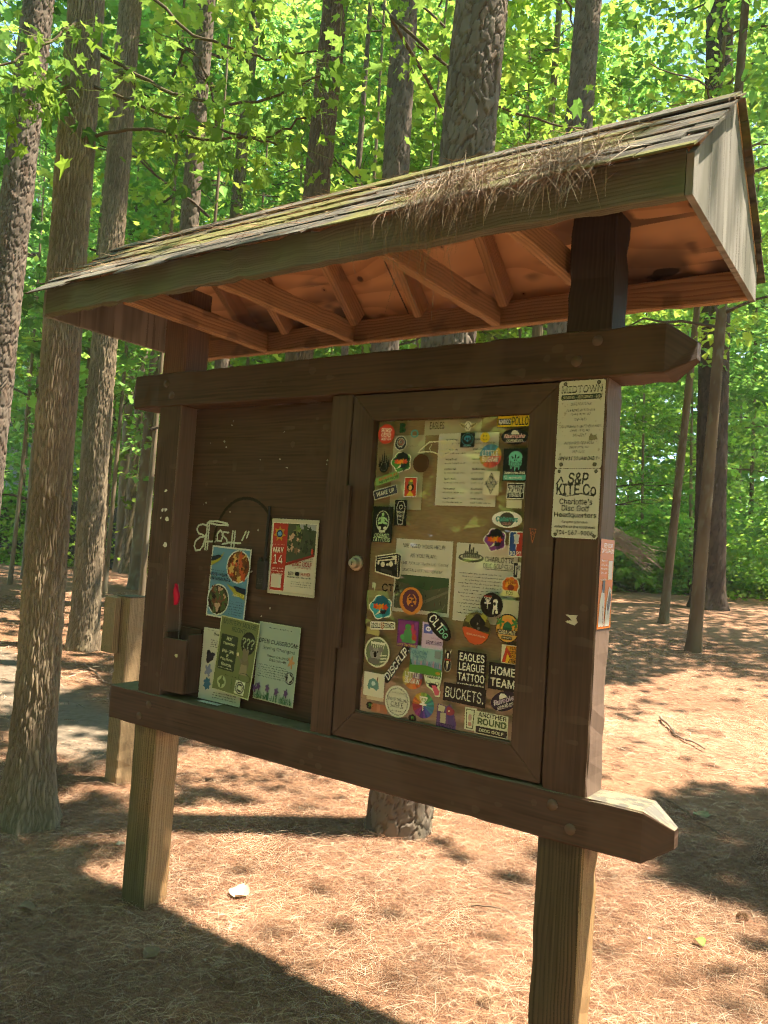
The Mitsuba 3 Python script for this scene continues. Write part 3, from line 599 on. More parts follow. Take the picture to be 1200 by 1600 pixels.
stick_on('sticker', 'rainbow tie dyed round sticker with a white basket', ST, p, 1.399, 1.052)
for x, z, l in ((1.189, 1.017, 'small dark round sticker with a green mark in the bottom left corner'), (1.361, 1.004, 'small dark round sticker with a green mark at the bottom of the glass')):
    stick_on('sticker', l, ST, Print(.032, .026).blob(0, 0, .95, '#181a14', 8, .05).poly([(-.3, .5), (-.1, .5), (-.2, -.6)], '#4f9a3a').poly([(-.02, .5), (.12, .5), (.05, -.65)], '#4f9a3a').poly([(.25, .5), (.4, .45), (.3, -.5)], '#4f9a3a'), x, z)
stick_on('sticker', 'salmon coloured strip low in the left corner, a reflection painted on', ST, Print(.066, .028).rect(-1, -1, 1, 1, '#a86a4a').rect(-.3, -.9, .1, .9, '#b87a5a'), 1.228, 1.013)  # a reflection in the pane, painted as a flat strip
p = Print(.082, .081).poly([(-.95, -.9), (-.9, .85), (-.1, .75), (.2, .95), (.5, .6), (.85, -.5), (.8, -.95)], '#5a4270').poly([(-.85, .3), (-.8, .8), (-.2, .7), (-.3, .25)], '#b9b290').rect(-.6, -.6, -.1, .2, '#a9a58a').blob(.25, .4, .36, '#8a3a48', 3, .15).poly([(.0, .1), (.5, .1), (.8, -.7), (.2, -.75)], '#4a3a70').ell(.15, .42, .07, .08, '#d9c9a0').text('DISCERY', -.1, -.78, .8, .16, '#2e2050')
stick_on('sticker', 'purple cartoon creature sticker at the bottom of the glass', ST, p, 1.490, 1.033)
p = Print(.102, .114).rect(-1, -1, 1, 1, '#171512').text('EAGLES', 0, .68, .86, .22, '#dcdcca').text('LEAGUE', 0, .14, .88, .22, '#dcdcca').text('TATTOO', 0, -.42, .92, .22, '#dcdcca').words(-.92, .92, -.84, .09, '#dcdcca', 6)
stick_on('sticker', 'black sticker with big white capitals EAGLES LEAGUE TATTOO', ST, p, 1.567, 1.190, rot=.5)
p = Print(.097, .082).rect(-1, -1, 1, 1, '#171512', .003).text('HOME', 0, .42, .84, .32, '#dcdcca').text('TEAM', 0, -.46, .84, .32, '#dcdcca')
stick_on('sticker', 'black sticker with white capitals HOME TEAM', ST, p, 1.676, 1.184, rot=0)
p = Print(.151, .058).rect(-1, -1, 1, 1, '#171512').text('BUCKETS.', 0, .0, .9, .6, '#cfcfbe', False).line([(-.7, .12), (.3, .05)], '#171512', .008)
stick_on('sticker', 'wide black sticker reading BUCKETS.', ST, p, 1.547, 1.109, rot=-1)
stick_on('sticker', 'purple oval sticker with slanted script in the bottom right corner', ST, script_oval(Print(.092, .058), '#251c30', '#a58fb0'), 1.685, 1.112, rot=24)
p = Print(.150, .082).poly([(-1, .85), (-.45, .85), (-.45, .7), (1, .7), (1, -.98), (-.5, -.98), (-.5, -.85), (-.98, -.85)], '#c6cbab').poly([(-.95, .72), (-.53, .72), (-.58, -.75), (-.9, -.75)], '#55593f').poly([(-.91, .66), (-.57, .66), (-.62, -.68), (-.87, -.68)], '#c6cbab').ell(-.74, .1, .09, .25, '#b59a8a').rect(-.82, -.55, -.66, -.25, '#b58a7a')
p.text('ANOTHER', .28, .48, .64, .17, '#2c2e20').text('ROUND', .28, -.02, .66, .26, '#5a6a40').text('ROUND', .28, -.02, .62, .21, '#4a5a34').rect(-.44, -.92, .98, -.42, '#26241c').text('DISC GOLF', .27, -.67, .56, .12, '#c6cbab')
stick_on('sticker', 'cream and black sticker reading ANOTHER ROUND DISC GOLF', ST, p, 1.628, 1.039)
p = Print(.058, .057).rect(-1, -1, 1, 1, '#cfc9a8').rect(-.5, -.95, .92, .92, '#c98a24').poly([(-.9, -.9), (-.6, .3), (-.5, .8), (.1, .1), (-.1, -.9)], '#b8401e').poly([(-.5, -.9), (-.3, .1), (.0, -.3), (.1, -.9)], '#dcae2c').text('PLAY', .42, .68, .44, .17, '#3a1a10').text('DISC', .42, .25, .46, .17, '#3a1a10').text('GOLF', .4, -.18, .48, .17, '#3a1a10').text('JIBS', .38, -.68, .55, .22, INK)
stick_on('sticker', 'yellow and red flame sticker reading PLAY DISC GOLF JIBS', ST, p, 1.696, 1.256)
p = Print(.082, .090).ell(0, 0, 1, 1, '#1c1712').ell(0, 0, .93, .93, '#cf9e46').ell(0, .25, .5, .42, '#d98a3a').poly([(-.8, -.2), (.8, -.2), (.6, -.75), (-.6, -.75)], '#c9a35a')
p.poly([(-.4, -.05), (-.3, .3), (0, .5), (.3, .3), (.4, -.05)], '#2a6a44').rect(-.35, -.12, .35, .05, '#1f4f34')
for sx in (-1, 1): p.line([(sx*.6, -.1), (sx*.62, .35)], '#4a3a1c', .035).blob(sx*.62, .42, .24, '#3f7a3a', 5, .5)
p.rect(-.82, -.42, .82, -.1, '#3a2a18').text('CABA HUT', 0, -.26, .7, .13, '#d9cfa5').rect(-.45, -.75, .4, -.52, '#3a2a18').text('CHARLOTTE', 0, -.63, .36, .06, '#d9cfa5')
stick_on('sticker', 'round sunset sticker with a green hut between palms', ST, p, 1.683, 1.334, y=.0123)
p = Print(.100, .103).ell(0, 0, 1, 1, '#5a5228').blob(-.5, .55, .3, '#8a8a4a', 7, .2).blob(.45, .7, .25, '#9a9a3a', 7, .25).blob(-.7, .1, .22, '#3f3a1c', 6, .2).blob(.05, .35, .5, '#15130f', 4, .1).poly([(.3, .3), (.95, .1), (.85, -.15), (.2, -.1)], '#1c1913').ell(.1, .12, .18, .22, '#26221c').ell(.06, .3, .05, .06, '#8a8a84').ell(.15, .02, .1, .08, '#6a6a66').poly([(-1, -.05), (-.85, .05), (-.3, .0), (.2, -.12), (.9, -.25), (.8, -.55), (.45, -.88), (0, -1), (-.45, -.88), (-.8, -.55)], '#c8562a').text('@pawsonthecourse', 0, -.42, .66, .07, '#e2c9a8', False, 0, -.1)
stick_on('sticker', 'round photo sticker of a black dog above an orange disc', ST, p, 1.576, 1.322)
p = Print(.078, .076).ell(0, 0, 1, 1, '#16120e'); basket(p, -.35, .3, .7, '#d6d2c2')
p.rect(-.7, .62, 0, .74, '#8a2c22').ell(.35, .3, .22, .2, '#d6d2c2').poly([(.2, .2), (.5, .2), (.55, -.4), (.15, -.4)], '#d6d2c2').ell(.5, -.55, .14, .14, '#d6d2c2').line([(.2, -.4), (.2, -.7)], '#d6d2c2', .06).ell(.3, .12, .1, .14, '#16120e')
stick_on('sticker', 'round black sticker with a white dog beside a basket', ST, p, 1.624, 1.401, y=.0123)
stick_on('sticker', 'blank pale square sticker partly hidden by the black dog sticker', ST, Print(.062, .054).rect(-1, -1, 1, 1, '#b4b596'), 1.688, 1.395)
p = Print(.042, .082).blob(0, -.35, .62, '#a9a690', 2, .1).blob(0, -.35, .55, '#1a1714', 2, .1).poly([(-.6, .9), (-.35, .3), (.35, .3), (.6, .9), (.2, .6), (-.2, .6)], '#d2cdb8').blob(0, .4, .4, '#26221e', 2, .1).poly([(-.2, .55), (0, .0), (.2, .55)], '#d2cdb8').poly([(-.5, .12), (.5, .12), (.5, -.05), (0, .05), (-.5, -.05)], '#9a3020').poly([(-.25, -.05), (0, -.75), (.25, -.05)], '#d2cdb8').ell(0, -.25, .06, .03, INK).ell(0, -.42, .06, .03, INK)
stick_on('sticker', 'small penguin like sticker with a red bow tie', ST, p, 1.480, 1.209)

# papers pinned behind the pane
PB = .0332
def paper(w, h, col='#d2d0c0'): return Print(w, h).rect(-1, -1, 1, 1, col, side=max(w, h)/7)
flat = lambda x, y: -.0
p = paper(.222, .24, '#d4d2c4')
for c in (-.75, .18):
    for r in range(7): p.text(['Bradford Park', 'Elon Park', 'Hornet Nest', 'Kilborne', 'Nevin Park', 'Renaissance', 'Reedy Creek'][r], c+.02, .82-r*.27, .2, .026, '#3a382c', True, left=True).words(c, c+.72, .70-r*.27, .035, '#6a6650', r)
stick_on('notice_paper', 'printed two column list pinned inside the glass', 'paper', p, 1.497, 1.829, PB-.004, mat='mat_paper')
stick_on('notice_paper', 'faded blank sheet pinned inside the glass at the left', 'paper', paper(.128, .256, '#b0aa90').words(-.8, .6, .7, .03, '#7d7660', 1), 1.268, 1.819, PB-.002, mat='mat_paper')
stick_on('notice_paper', 'pale header sheet at the top of the glass', 'paper', paper(.215, .05, '#b0aa90').text('EAGLES', -.55, .3, .26, .5, '#5a523a'), 1.434, 1.970, PB-.002, mat='mat_paper')
p = paper(.222, .248, '#d4d2c4').text('WE NEED YOUR HELP!', .0, .82, .74, .055, '#33302a').text('AS YOU PLAY:', .0, .56, .46, .055, '#33302a').text('PLEASE PICK UP TRASH AND THROW', 0, .35, .88, .04, '#4a463a', False).text('DEADFALL OFF THE FAIRWAY', 0, .16, .7, .04, '#4a463a', False).rect(-.94, -.9, .94, .02, '#5a5c48').poly([(-.94, .02), (.94, .02), (.94, -.2), (.2, -.35), (-.94, -.15)], '#41583a').poly([(-.6, -.9), (.94, -.3), (.94, -.36), (-.3, -.9)], '#77745f')
r_ = random.Random(4)
for i in range(40): p.z -= STEP; x, y = r_.uniform(-.9, .85), r_.uniform(-.85, -.25); p.line([(x, y), (min(.92, x+r_.uniform(-.05, .08)), y+r_.uniform(.02, .12))], r_.choice(['#3a3b2c', '#7d7a62', '#6a4a3c', '#4a4d38']), .012)
stick_on('notice_paper', 'WE NEED YOUR HELP notice with a forest photo, inside the glass', 'paper', p, 1.352, 1.468, PB, mat='mat_paper')
p = paper(.218, .252, '#d4d2c4').ell(-.5, .63, .42, .12, '#3c3a30').ell(-.5, .65, .36, .07, '#d4d2c4')
for i, h_ in enumerate([.72, .8, .78, .98, .84, .9, .76, .8, .7]): p.rect(-.78+i*.065, .62, -.73+i*.065, h_, '#3c3a30')
p.text('CHARLOTTE', .42, .62, .46, .07, '#4a463a').text('DISC GOLF CLUB', .42, .46, .5, .06, '#4a463a').line([(.0, .37), (.9, .37)], '#4a463a', .008)
for r in range(13): p.words(-.85+.1*(r % 3), .55+.1*(r % 4), .22-r*.085, .03, '#6a3a30' if r == 7 else '#4a463a', r+20)
stick_on('notice_paper', 'disc golf club notice with a skyline drawing, inside the glass', 'paper', p, 1.586, 1.464, PB, mat='mat_paper')

# painted metal plates on the right-hand post
p = Print(.142, .262).rect(-1, -1, 1, 1, '#c3c4b4', .008)
p.text('MIDTOWN', 0, .80, .88, .085, '#2a3026').text('MIDTOWN', -.01, .806, .86, .06, '#a9ac9a').rect(-.88, .56, .86, .68, '#23301f', .006).text('SUNDRIES - RESTAURANT - BAR', 0, .62, .8, .035, '#b9b79c')
for t, y, w in (('OUR LOCATIONS:', .46, .46), ('616 KENILWORTH AVE', .32, .62), ('CHARLOTTE, NC', .22, .42), ('358-7833', .11, .28), ('7701 PINEVILLE-MATTHEWS HWY.', -.05, .92), ('CHARLOTTE, NC', -.15, .42), ('540-8117', -.25, .28), ('8425 DAVID COX ROAD', -.43, .64), ('CHARLOTTE, NC', -.53, .42), ('597-7413', -.63, .27)):
    p.text(t, .0, y, w, .030, '#33372a', False, .2)
p.text('OPEN 11 TO 2AM DAILY', 0, -.78, .84, .042, '#23281c', True, .2).poly([(.42, -.3), (.5, -.2), (.6, -.27), (.72, -.24), (.78, -.36), (.42, -.38)], '#7d7a5c')
for x, y in ((-.72, .93), (.72, .93), (-.72, -.92), (.72, -.92)): p.ell(x, y, .085, .046, '#3a3a2c').ell(x, y, .05, .027, '#6a6a58')
for i in range(26):
    r_ = random.Random(i); p.z -= STEP if i else 0
    x, y, s_ = r_.choice([-1, 1])*r_.uniform(.6, .97), r_.uniform(-.97, .97), r_.uniform(.01, .05); p.ell(x*(1-s_), y*(1-s_), s_, s_*.6, '#a8a48c')
stick_on('metal_sign', 'pale metal plate reading MIDTOWN, upper one on the right post', 'sign', p, 1.884, 1.960, -.0012)
p = Print(.141, .206).rect(-1, -1, 1, 1, '#c8c9ba', .008)
p.text('S&P', .05, .72, .44, .17, '#23261c', True, .1).text('KITE Co', -.02, .40, .86, .17, '#23261c', True).line([(-.75, .25), (-.4, .2), (.2, .29), (.75, .22), (.85, .3)], '#23261c', .02).line([(-.9, .55), (-.7, .75), (-.6, .6)], '#23261c', .025)
for t, y, w, h in (("Charlotte's", .05, .72, .085), ('Disc Golf', -.14, .6, .085), ('Headquarters', -.35, .92, .09)): p.text(t, 0, y, w, h, '#1d2018')
p.text('Largest golf disc', 0, -.54, .56, .04, '#23261c', True, .15).text('selection in the southeast', 0, -.67, .88, .04, '#23261c', True, .15).text('704-567-9006', 0, -.84, .8, .065, '#1d2018')
for x, y in ((-.8, .92), (.8, .92), (-.82, -.91), (.86, -.91)): p.ell(x, y, .075, .05, '#2c2d22').ell(x, y, .045, .03, '#66664f')
stick_on('metal_sign', 'pale metal disc golf headquarters plate, lower one on the right post', 'sign', p, 1.884, 1.7245, -.0012)
# orange sticker on the side of the post
FR = (np.array([0, 1.0, 0]), np.array([0, 0, 1.0]), np.array([1.0, 0, 0]))
p = Print(.122, .262).rect(-1, -1, 1, 1, '#d8741a', .003).text('KEEP SCORE', .1, .86, .66, .05, '#ecd9c4').text('ON YOUR PHONE', .05, .74, .86, .05, '#ecd9c4')
for i in range(4): p.words(-.8, .1, .5-i*.09, .04, '#ecd9c4', i+50)
p.rect(.25, .1, .85, .52, '#d9c9b4').words(-.8, .0, .08, .05, '#ecd9c4', 61)
p.poly([(-.85, -.95), (-.75, -.35), (-.4, .0), (-.1, -.3), (-.05, -.95)], '#d2cdc0').poly([(.05, -.95), (.2, -.4), (.5, -.05), (.85, -.15), (.75, -.95)], '#d2cdc0').rect(-.5, -.2, -.15, .08, '#3f4442', .006).poly([(.25, -.5), (.6, -.1), (.85, -.3), (.5, -.7)], '#4a4f4c').line([(-.3, -.5), (-.2, -.9)], '#8a4a34', .03).line([(.1, -.55), (.0, -.8)], '#3a3a34', .02)
stick_on('sticker', 'orange KEEP SCORE ON YOUR PHONE sticker on the side of the right post', ST, p, 0, 0, frame=FR, origin=(1.9641, .065, 1.494))
# white paint flecks and scraps
r_ = random.Random(9)
def scrap(x, z, y, w, h, lab, seed, col='#d4d2c4', fr=TO_WALL, origin=None):
    q = random.Random(seed); n = q.randint(5, 7)
    p = Print(w, h).poly([(math.cos(2*math.pi*i/n+q.uniform(-.3, .3))*q.uniform(.6, 1), math.sin(2*math.pi*i/n+q.uniform(-.3, .3))*q.uniform(.6, 1)) for i in range(n)], col)
    stick_on('paper_scrap', lab, 'paper scrap', p, x, z, y, mat='mat_paper', frame=fr, origin=origin, group='torn scraps on the board')
for i, (x, z, w, h) in enumerate([(.085, 1.735, .03, .018), (.072, 1.652, .018, .02), (.094, 1.655, .022, .02), (.105, 1.616, .03, .028), (.106, 1.508, .034, .030), (.066, 1.62, .012, .014)]):
    scrap(x, z, -.0012, w, h, 'torn whitish scrap stuck on the left post', i+3)
p = Print(.040, .036).poly([(-.9, .7), (.9, .8), (.7, .2), (1, -.3), (.5, -.9), (-.9, -.5), (-.6, -.2), (.1, -.1)], '#c2beac')
stick_on('paper_scrap', 'arrow shaped torn white scrap on the right post below the plates', 'paper scrap', p, 1.890, 1.384, -.0012)
r_ = random.Random(21)
for i in range(22):
    x, z = (r_.uniform(.22, .90), r_.uniform(1.66, 2.05)) if i < 17 else (r_.uniform(.3, .9), r_.uniform(1.05, 1.6))
    w = r_.uniform(.005, .015)
    scrap(x, z, .0879, w, w*r_.uniform(.4, 1.3), 'tiny torn white scrap left on the brown board', i+40, r_.choice(['#b9b7aa', '#8f9388', '#6a685c']))
# graffiti: one thing, flat white paint strokes
p = Print(.31, .13)
GR = [[(130,120),(95,112),(66,125),(55,155),(70,185),(105,196),(122,205),(80,218),(52,245),(42,285),(58,320),(90,315),(112,280),(124,225),(128,190)], [(135,100),(134,200),(130,310)], [(150,110),(148,305)], [(130,245),(205,240)], [(205,130),(200,250)], [(240,150),(218,180),(222,232),(252,234),(264,185),(240,150)], [(302,166),(268,162),(256,188),(290,214),(300,246),(262,256)], [(335,150),(330,275)], [(352,150),(350,275)], [(305,240),(400,240)], [(432,150),(408,216)], [(452,150),(440,195)], [(215,84),(290,98),(296,110),(220,112),(140,100),(150,88),(215,84)]]
for s in [[((x-255)/205, (205-y)/120) for x, y in l] for l in GR]:
    p.z -= STEP*.5; p.line(s, '#b9c4b4', .025)
stick_on('graffiti', 'white GHOST scrawl sprayed on the brown board', 'graffiti', p, .345, 1.555, .0886, mat='mat_paper')
p = Print(.36, .40)
p.shape(LineString([(.17*math.cos(a), .19*math.sin(a)) for a in np.linspace(-.6, 4.4, 40)]).buffer(.006), '#231d12')
stick_on('graffiti', 'dark green painted ring behind the posters', 'graffiti', p, .47, 1.53, .0884, mat='mat_paper')

# posters on the left panel
def bow(a, b): return lambda x, y: .004+a*(1+x)**2*.25*(1-y)*.5+b*(1-y)**2*.25
PY = .0866
p = Print(.222, .290).rect(-1, -1, 1, 1, '#c2c8bc', side=.03).rect(-.94, -.95, .94, .95, '#5f90ab', side=.03)
for cx, cy, rx, seed, cols in ((.42, .48, .55, 1, ['#6a3f22', '#a5743c', '#c9a860', '#4a2c1a', '#b3542c', '#7d5a34']), (-.42, -.5, .52, 2, ['#3a3a2c', '#6a4a34', '#5a6a4a', '#2c241c', '#b59a84', '#4a5a34'])):
    p.ell(cx, cy, rx+.05, (rx+.05)*.77, '#c6cec6').ell(cx, cy, rx, rx*.77, cols[0])
    q = random.Random(seed)
    for i in range(60):
        a, r = q.uniform(0, 6.28), math.sqrt(q.random())*rx*.82; p.z -= STEP*.6
        p.blob(cx+r*math.cos(a), cy+r*math.sin(a)*.77, q.uniform(.03, .13), q.choice(cols), q.randint(3, 6), .3, q.uniform(0, 6))
p.poly([(-.94, .55), (-.5, .72), (-.3, .85), (-.5, .6), (-.94, .42)], '#9a9a3a').poly([(-.94, .68), (-.6, .75), (-.4, .72), (-.7, .6), (-.94, .55)], '#1e2a3a').poly([(-.05, -.02), (.4, -.12), (.94, -.25), (.94, -.4), (.4, -.28)], '#9a9a3a').poly([(.3, -.05), (.94, -.1), (.94, -.26), (.5, -.2)], '#1e2a3a')
p.text('KNEE-HIGH', -.5, .2, .44, .045, '#16202c', left=False).text('NATURALISTS', -.38, .08, .52, .045, '#16202c').text('AGES 3-5', .62, -.3, .3, .035, '#d2cc6a').words(-.9, -.1, .3, .02, '#2c4a5c', 8)
for i in range(6): p.words(.2, .9, -.5-i*.07, .025, '#2a3f50', i+70)
stick_on('poster', 'blue KNEE-HIGH NATURALISTS poster with two round photos', 'poster', p, .4145, 1.373, PY-.006, rot=-1.5, curl=bow(.006, .002), mat='mat_paper')
p = Print(.236, .292).rect(-1, -1, 1, 1, '#b9b8a4', side=.04).rect(-.95, -.92, .95, .9, '#ceccba', side=.04).rect(-.92, -.9, -.3, .88, '#ab3a2c', side=.05)
p.poly([(-.3, .88), (.9, .88), (.9, .1), (-.3, -.15)], '#46503a').poly([(.2, .88), (.9, .88), (.9, .72), (.2, .75)], '#9aa0a4')
q = random.Random(6)
for i in range(46):
    x, y = q.uniform(-.25, .82), q.uniform(.12, .8); p.z -= STEP*.6
    p.blob(x, y, q.uniform(.03, .1), q.choice(['#5f7a3a', '#33402a', '#6f5a44', '#7d8a4a', '#2c3424', '#b59a84']) if x < .3 else q.choice(['#33402a', '#3f4f34', '#2c3424']), 5, .3)
p.poly([(-.3, -.16), (.9, .12), (.9, .06), (-.3, -.24)], '#8a3026').ell(.8, .18, .05, .08, '#b3402c').rect(-.3, -.9, .9, -.24, '#ceccba', side=.06)
pts = []
for i in range(14): a = math.pi*i/7+math.pi/2; rr = .27 if i % 2 == 0 else .15; pts.append((-.62+rr*math.cos(a), .6+rr*.8*math.sin(a)))
p.poly(pts, '#b98a2c').ell(-.62, .6, .13, .10, '#1e3a5a').ell(-.62, .6, .08, .06, '#6a9ac0').words(-.85, -.38, .3, .02, '#d9a090', 3).text('MAY', -.62, .17, .22, .075, '#e6ded0').text('14', -.62, -.08, .2, .12, '#e6ded0', False)
for i in range(3): p.words(-.85, -.36, -.33-i*.07, .03, '#e6ded0', i+80)
p.rect(-.85, -.83, -.42, -.48, '#cfcab8')
for i in range(2): p.words(.15, .86, -.02-i*.06, .025, '#4a4a42', i+90)
p.text('DISC GOLF', .42, -.16, .42, .06, '#9a2c22').text('TOURNAMENT', .42, -.26, .4, .02, '#b3685c', False).text('$25/', -.02, -.42, .12, .05, INK).rect(.16, -.47, .34, -.37, INK).text('PLAYER', .6, -.42, .2, .04, '#a5483c').words(-.15, .85, -.53, .04, '#33332c', 93)
for i in range(3): p.words(.0, .86, -.64-i*.06, .025, '#6a6a5e', i+95)
MP = stick_on('poster', 'red and white MAY 14 DISC GOLF poster in a clear sleeve', 'poster', p, .742, 1.497, PY-.002, rot=0, curl=lambda x, y: .003+.002*x*x, mat='mat_paper')
p = Print(.237, .290).rect(-1, -1, 1, 1, '#bfc4b2', side=.04).text('Reedy Creek', .0, .84, .5, .05, '#26261f').words(-.8, .8, .93, .02, '#4a4a40', 4)
for i in range(4): p.words(-.6, .9, .66-i*.06, .03, '#33332a', i+33)
p.blob(-.62, .2, .17, '#2a2c33', 3, .2).ell(-.45, .28, .1, .05, '#2a2c33').words(-.3, .8, .18, .03, INK, 2).words(-.3, .8, .1, .03, INK, 5).blob(-.62, -.18, .15, '#7f8aa5', 5, .3).words(-.3, .8, -.18, .03, INK, 12).blob(-.62, -.55, .16, '#3f6f86', 7, .15).words(-.3, .8, -.5, .03, INK, 14)
for i in range(3): p.words(-.3, .8, -.76-i*.07, .03, '#33332a', i+44)
stick_on('poster', 'pale poster with small animal drawings, mostly behind the green one', 'poster', p, .408, 1.036, PY-.002, rot=0, curl=bow(-.0, .006), mat='mat_paper')
p = Print(.212, .300).rect(-1, -1, 1, 1, '#a9b8a0', side=.03).rect(-.96, -.97, .96, .97, '#9ab0a2', side=.03).words(-.5, .6, .86, .025, '#2a3430', 2).text('OPEN CLASSROOM:', 0, .52, .96, .055, '#1e2a28').text('Spring Changes!', .05, .34, .78, .055, '#2a3836', False).text('March 27th, 2022', .05, .15, .5, .03, '#1e2a28').text('8:00-7:00 AM', .05, .06, .4, .03, '#1e2a28')
for i in range(6): p.words(-.86, .5+.1*(i % 3), -.1-i*.06, .025, '#3a4a46', i+10)
p.blob(.7, .1, .12, '#b58a5a', 5, .5).ell(.7, -.3, .22, .155, '#26302c').ring(.7, -.3, .19, .13, '#a9b8a8', .02).blob(.7, -.3, .1, '#a9b8a8', 3, .3)
q = random.Random(2)
for i in range(60): p.z -= STEP*.6; x = q.uniform(-.92, .92); p.line([(x, -.96), (x+q.uniform(-.04, .04), -.96+q.uniform(.06, .2))], q.choice(['#3f6a48', '#5f8a62', '#4a7a5a']), .012)
for i, (x, y) in enumerate([(-.75, -.66), (-.3, -.66), (.15, -.70), (.62, -.68), (-.92, -.72)]): p.line([(x, -.95), (x, y)], '#3f6a48', .012).blob(x, y, .09, '#5a4a72', 5, .3)
stick_on('poster', 'pale green OPEN CLASSROOM Spring Changes poster with drawn flowers', 'poster', p, .700, 1.087, PY-.004, rot=-1, curl=bow(.008, .003), mat='mat_paper')
p = Print(.216, .298).rect(-1, -1, 1, 1, '#b5bf96', side=.03).rect(-.95, -.97, .95, .97, '#6c784a', side=.03).text('MYSTERY MOUSE', 0, .86, .84, .065, '#44543a').text('NIGHT', .0, .70, .36, .065, '#44543a').rect(-.85, -.42, .02, .52, '#33402a', .008)
for t, y, w in (('NEXT', .42, .14), ('Thursday', .28, .3), ('6PM - 8PM', .08, .3), ('at', -.03, .06), ('Frog Game', -.14, .32), ('Grounds', -.27, .26)): p.text(t, -.42, y, w, .045, '#c2caa0')
p.words(-.78, -.06, -.38, .03, '#c2caa0', 1).ell(.55, .42, .36, .30, '#2a3024').text('???', .55, .42, .3, .14, '#8a9a78')
p.blob(.5, -.12, .2, '#6f6a52', 3, .1).ell(.5, .06, .14, .12, '#77725a').poly([(.35, -.15), (.65, -.15), (.7, -.42), (.3, -.42)], '#8a8466').ell(.42, .2, .08, .08, '#77725a').ell(.58, .2, .08, .08, '#77725a').line([(.35, -.1), (.15, .05)], '#77725a', .03).ell(.12, .08, .06, .05, '#cfc99a').ring(.62, -.48, .3, .12, '#3a3f28', .02)
p.words(-.4, .3, -.54, .025, '#2c3a1c', 7).ell(-.5, -.74, .23, .165, '#a5b584').blob(-.5, -.74, .12, '#5a6a3c', 4, .3).rect(.22, -.93, .72, -.58, '#c6cfae').ell(.47, -.755, .22, .16, '#2a3024').ring(.47, -.755, .18, .13, '#c6cfae', .03).poly([(.35, -.8), (.4, -.7), (.58, -.7), (.6, -.82)], '#c6cfae').line([(0, -.6), (.05, -.85)], '#4f6a2c', .02)
stick_on('poster', 'olive green mystery night poster with a mouse drawing', 'poster', p, .494, 1.087, PY-.014, rot=-3.5, curl=bow(.008, .010), mat='mat_paper')
p = Print(.115, .030).rect(-1, -1, 1, 1, '#b9c0b4')
k = stick_on('paper_slip', 'white paper slip lying on the ledge under the posters', 'paper', p, 0, 0, frame=(AX, AY, AZ), origin=(.39, .045, .8905), mat='mat_paper')

# radio hung on the panel
k = 'handheld_radio'; tag(k, 'black handheld radio with antenna hung beside the red poster', 'radio')
part(k, 'body', mikit.ply(trimesh.Trimesh(*put(beam(.112, .026, .052, ch=.008, seg=6, rough=0, wear=0), (AZ, AY, -AX), (.598, .073, 1.362))[:2]), 'mat_plastic'))
part(k, 'antenna', mikit.ply(trimesh.creation.cylinder(.0055, segment=[(.603, .076, 1.47), (.606, .078, 1.69)], sections=12), 'mat_plastic', smooth=30))
part(k, 'dial', mikit.ply(trimesh.creation.cylinder(.007, segment=[(.583, .073, 1.474), (.583, .073, 1.487)], sections=14), 'mat_plastic', smooth=30))
p = Print(.04, .08)
for i in range(5): p.z = 0; p.rect(-.6, .5-.18*i, .6, .44-.18*i, '#2a2a2a')
for i in range(9): p.z = 0; p.ell(-.4+.4*(i % 3), -.45-.2*(i//3), .1, .06, '#55554f')
v, f, c = put(p.mesh(), TO_WALL, (.598, .0598, 1.42)); part(k, 'keypad', C_((v, f, c), 'mat_print'))

# brochure box in the corner of the ledge, pink flag in it
k = 'brochure_box'; tag(k, 'small open wooden brochure box painted brown in the corner of the ledge', 'box')
part(k, 'front', P_(bx(.146, .284, -.006, .006, .912, 1.127, 'z', ch=.002, wear=.004), 'mat_paint'))
part(k, 'side', P_(bx(.146, .157, .0065, .084, .913, 1.150, 'z', ch=.002), 'mat_paint'))
part(k, 'side', P_(bx(.273, .284, .0065, .084, .913, 1.150, 'z', ch=.002, wear=.003), 'mat_paint'))
part(k, 'back', P_(bx(.1575, .2725, .076, .0835, .913, 1.168, 'z', ch=.002), 'mat_paint'))
part(k, 'bottom', P_(bx(.1575, .2725, .0065, .0755, .915, .925, 'x', ch=.002), 'mat_paint'))
scrap(.232, 1.062, -.0072, .028, .026, 'whitish label scrap on the front of the brochure box', 77, '#b9b890')
k = 'survey_flag'; tag(k, 'small pink flag on a thin wire standing in the brochure box', 'flag')
w = np.array([(.190, .035, .93), (.190, .036, 1.15), (.183, .034, 1.27), (.171, .030, 1.352)])
def tube(pts, rad, sides=8, color=None, caps=True):
    p = np.asarray(pts, float); n = len(p); rad = np.broadcast_to(rad, (n,))
    t = np.gradient(p, axis=0); t /= np.linalg.norm(t, axis=1, keepdims=True)+1e-12
    ref = np.array([.31, .87, .12]); a = np.cross(t, ref); a /= np.linalg.norm(a, axis=1, keepdims=True)+1e-12; b = np.cross(t, a)
    an = np.arange(sides)*2*np.pi/sides
    v = p[:, None]+rad[:, None, None]*(np.cos(an)[None, :, None]*a[:, None]+np.sin(an)[None, :, None]*b[:, None])
    i, j = np.meshgrid(np.arange(n-1), np.arange(sides), indexing='ij')
    q = np.stack([i*sides+j, i*sides+(j+1) % sides, (i+1)*sides+(j+1) % sides, (i+1)*sides+j], -1).reshape(-1, 4)
    f = np.vstack([q[:, [0, 1, 2]], q[:, [0, 2, 3]]])
    v = v.reshape(-1, 3)
    return v, f, np.tile(color if color is not None else [.1, .1, .1], (len(v), 1))
part(k, 'wire', C_(tube(w, .0014, 5, (.25, .22, .2)), 'mat_tint'))
gx, gz = np.meshgrid(np.linspace(0, 1, 8), np.linspace(0, 1, 10)); xx = (gx-.42)*.052*(np.sin(gz*math.pi)*.85+.18)
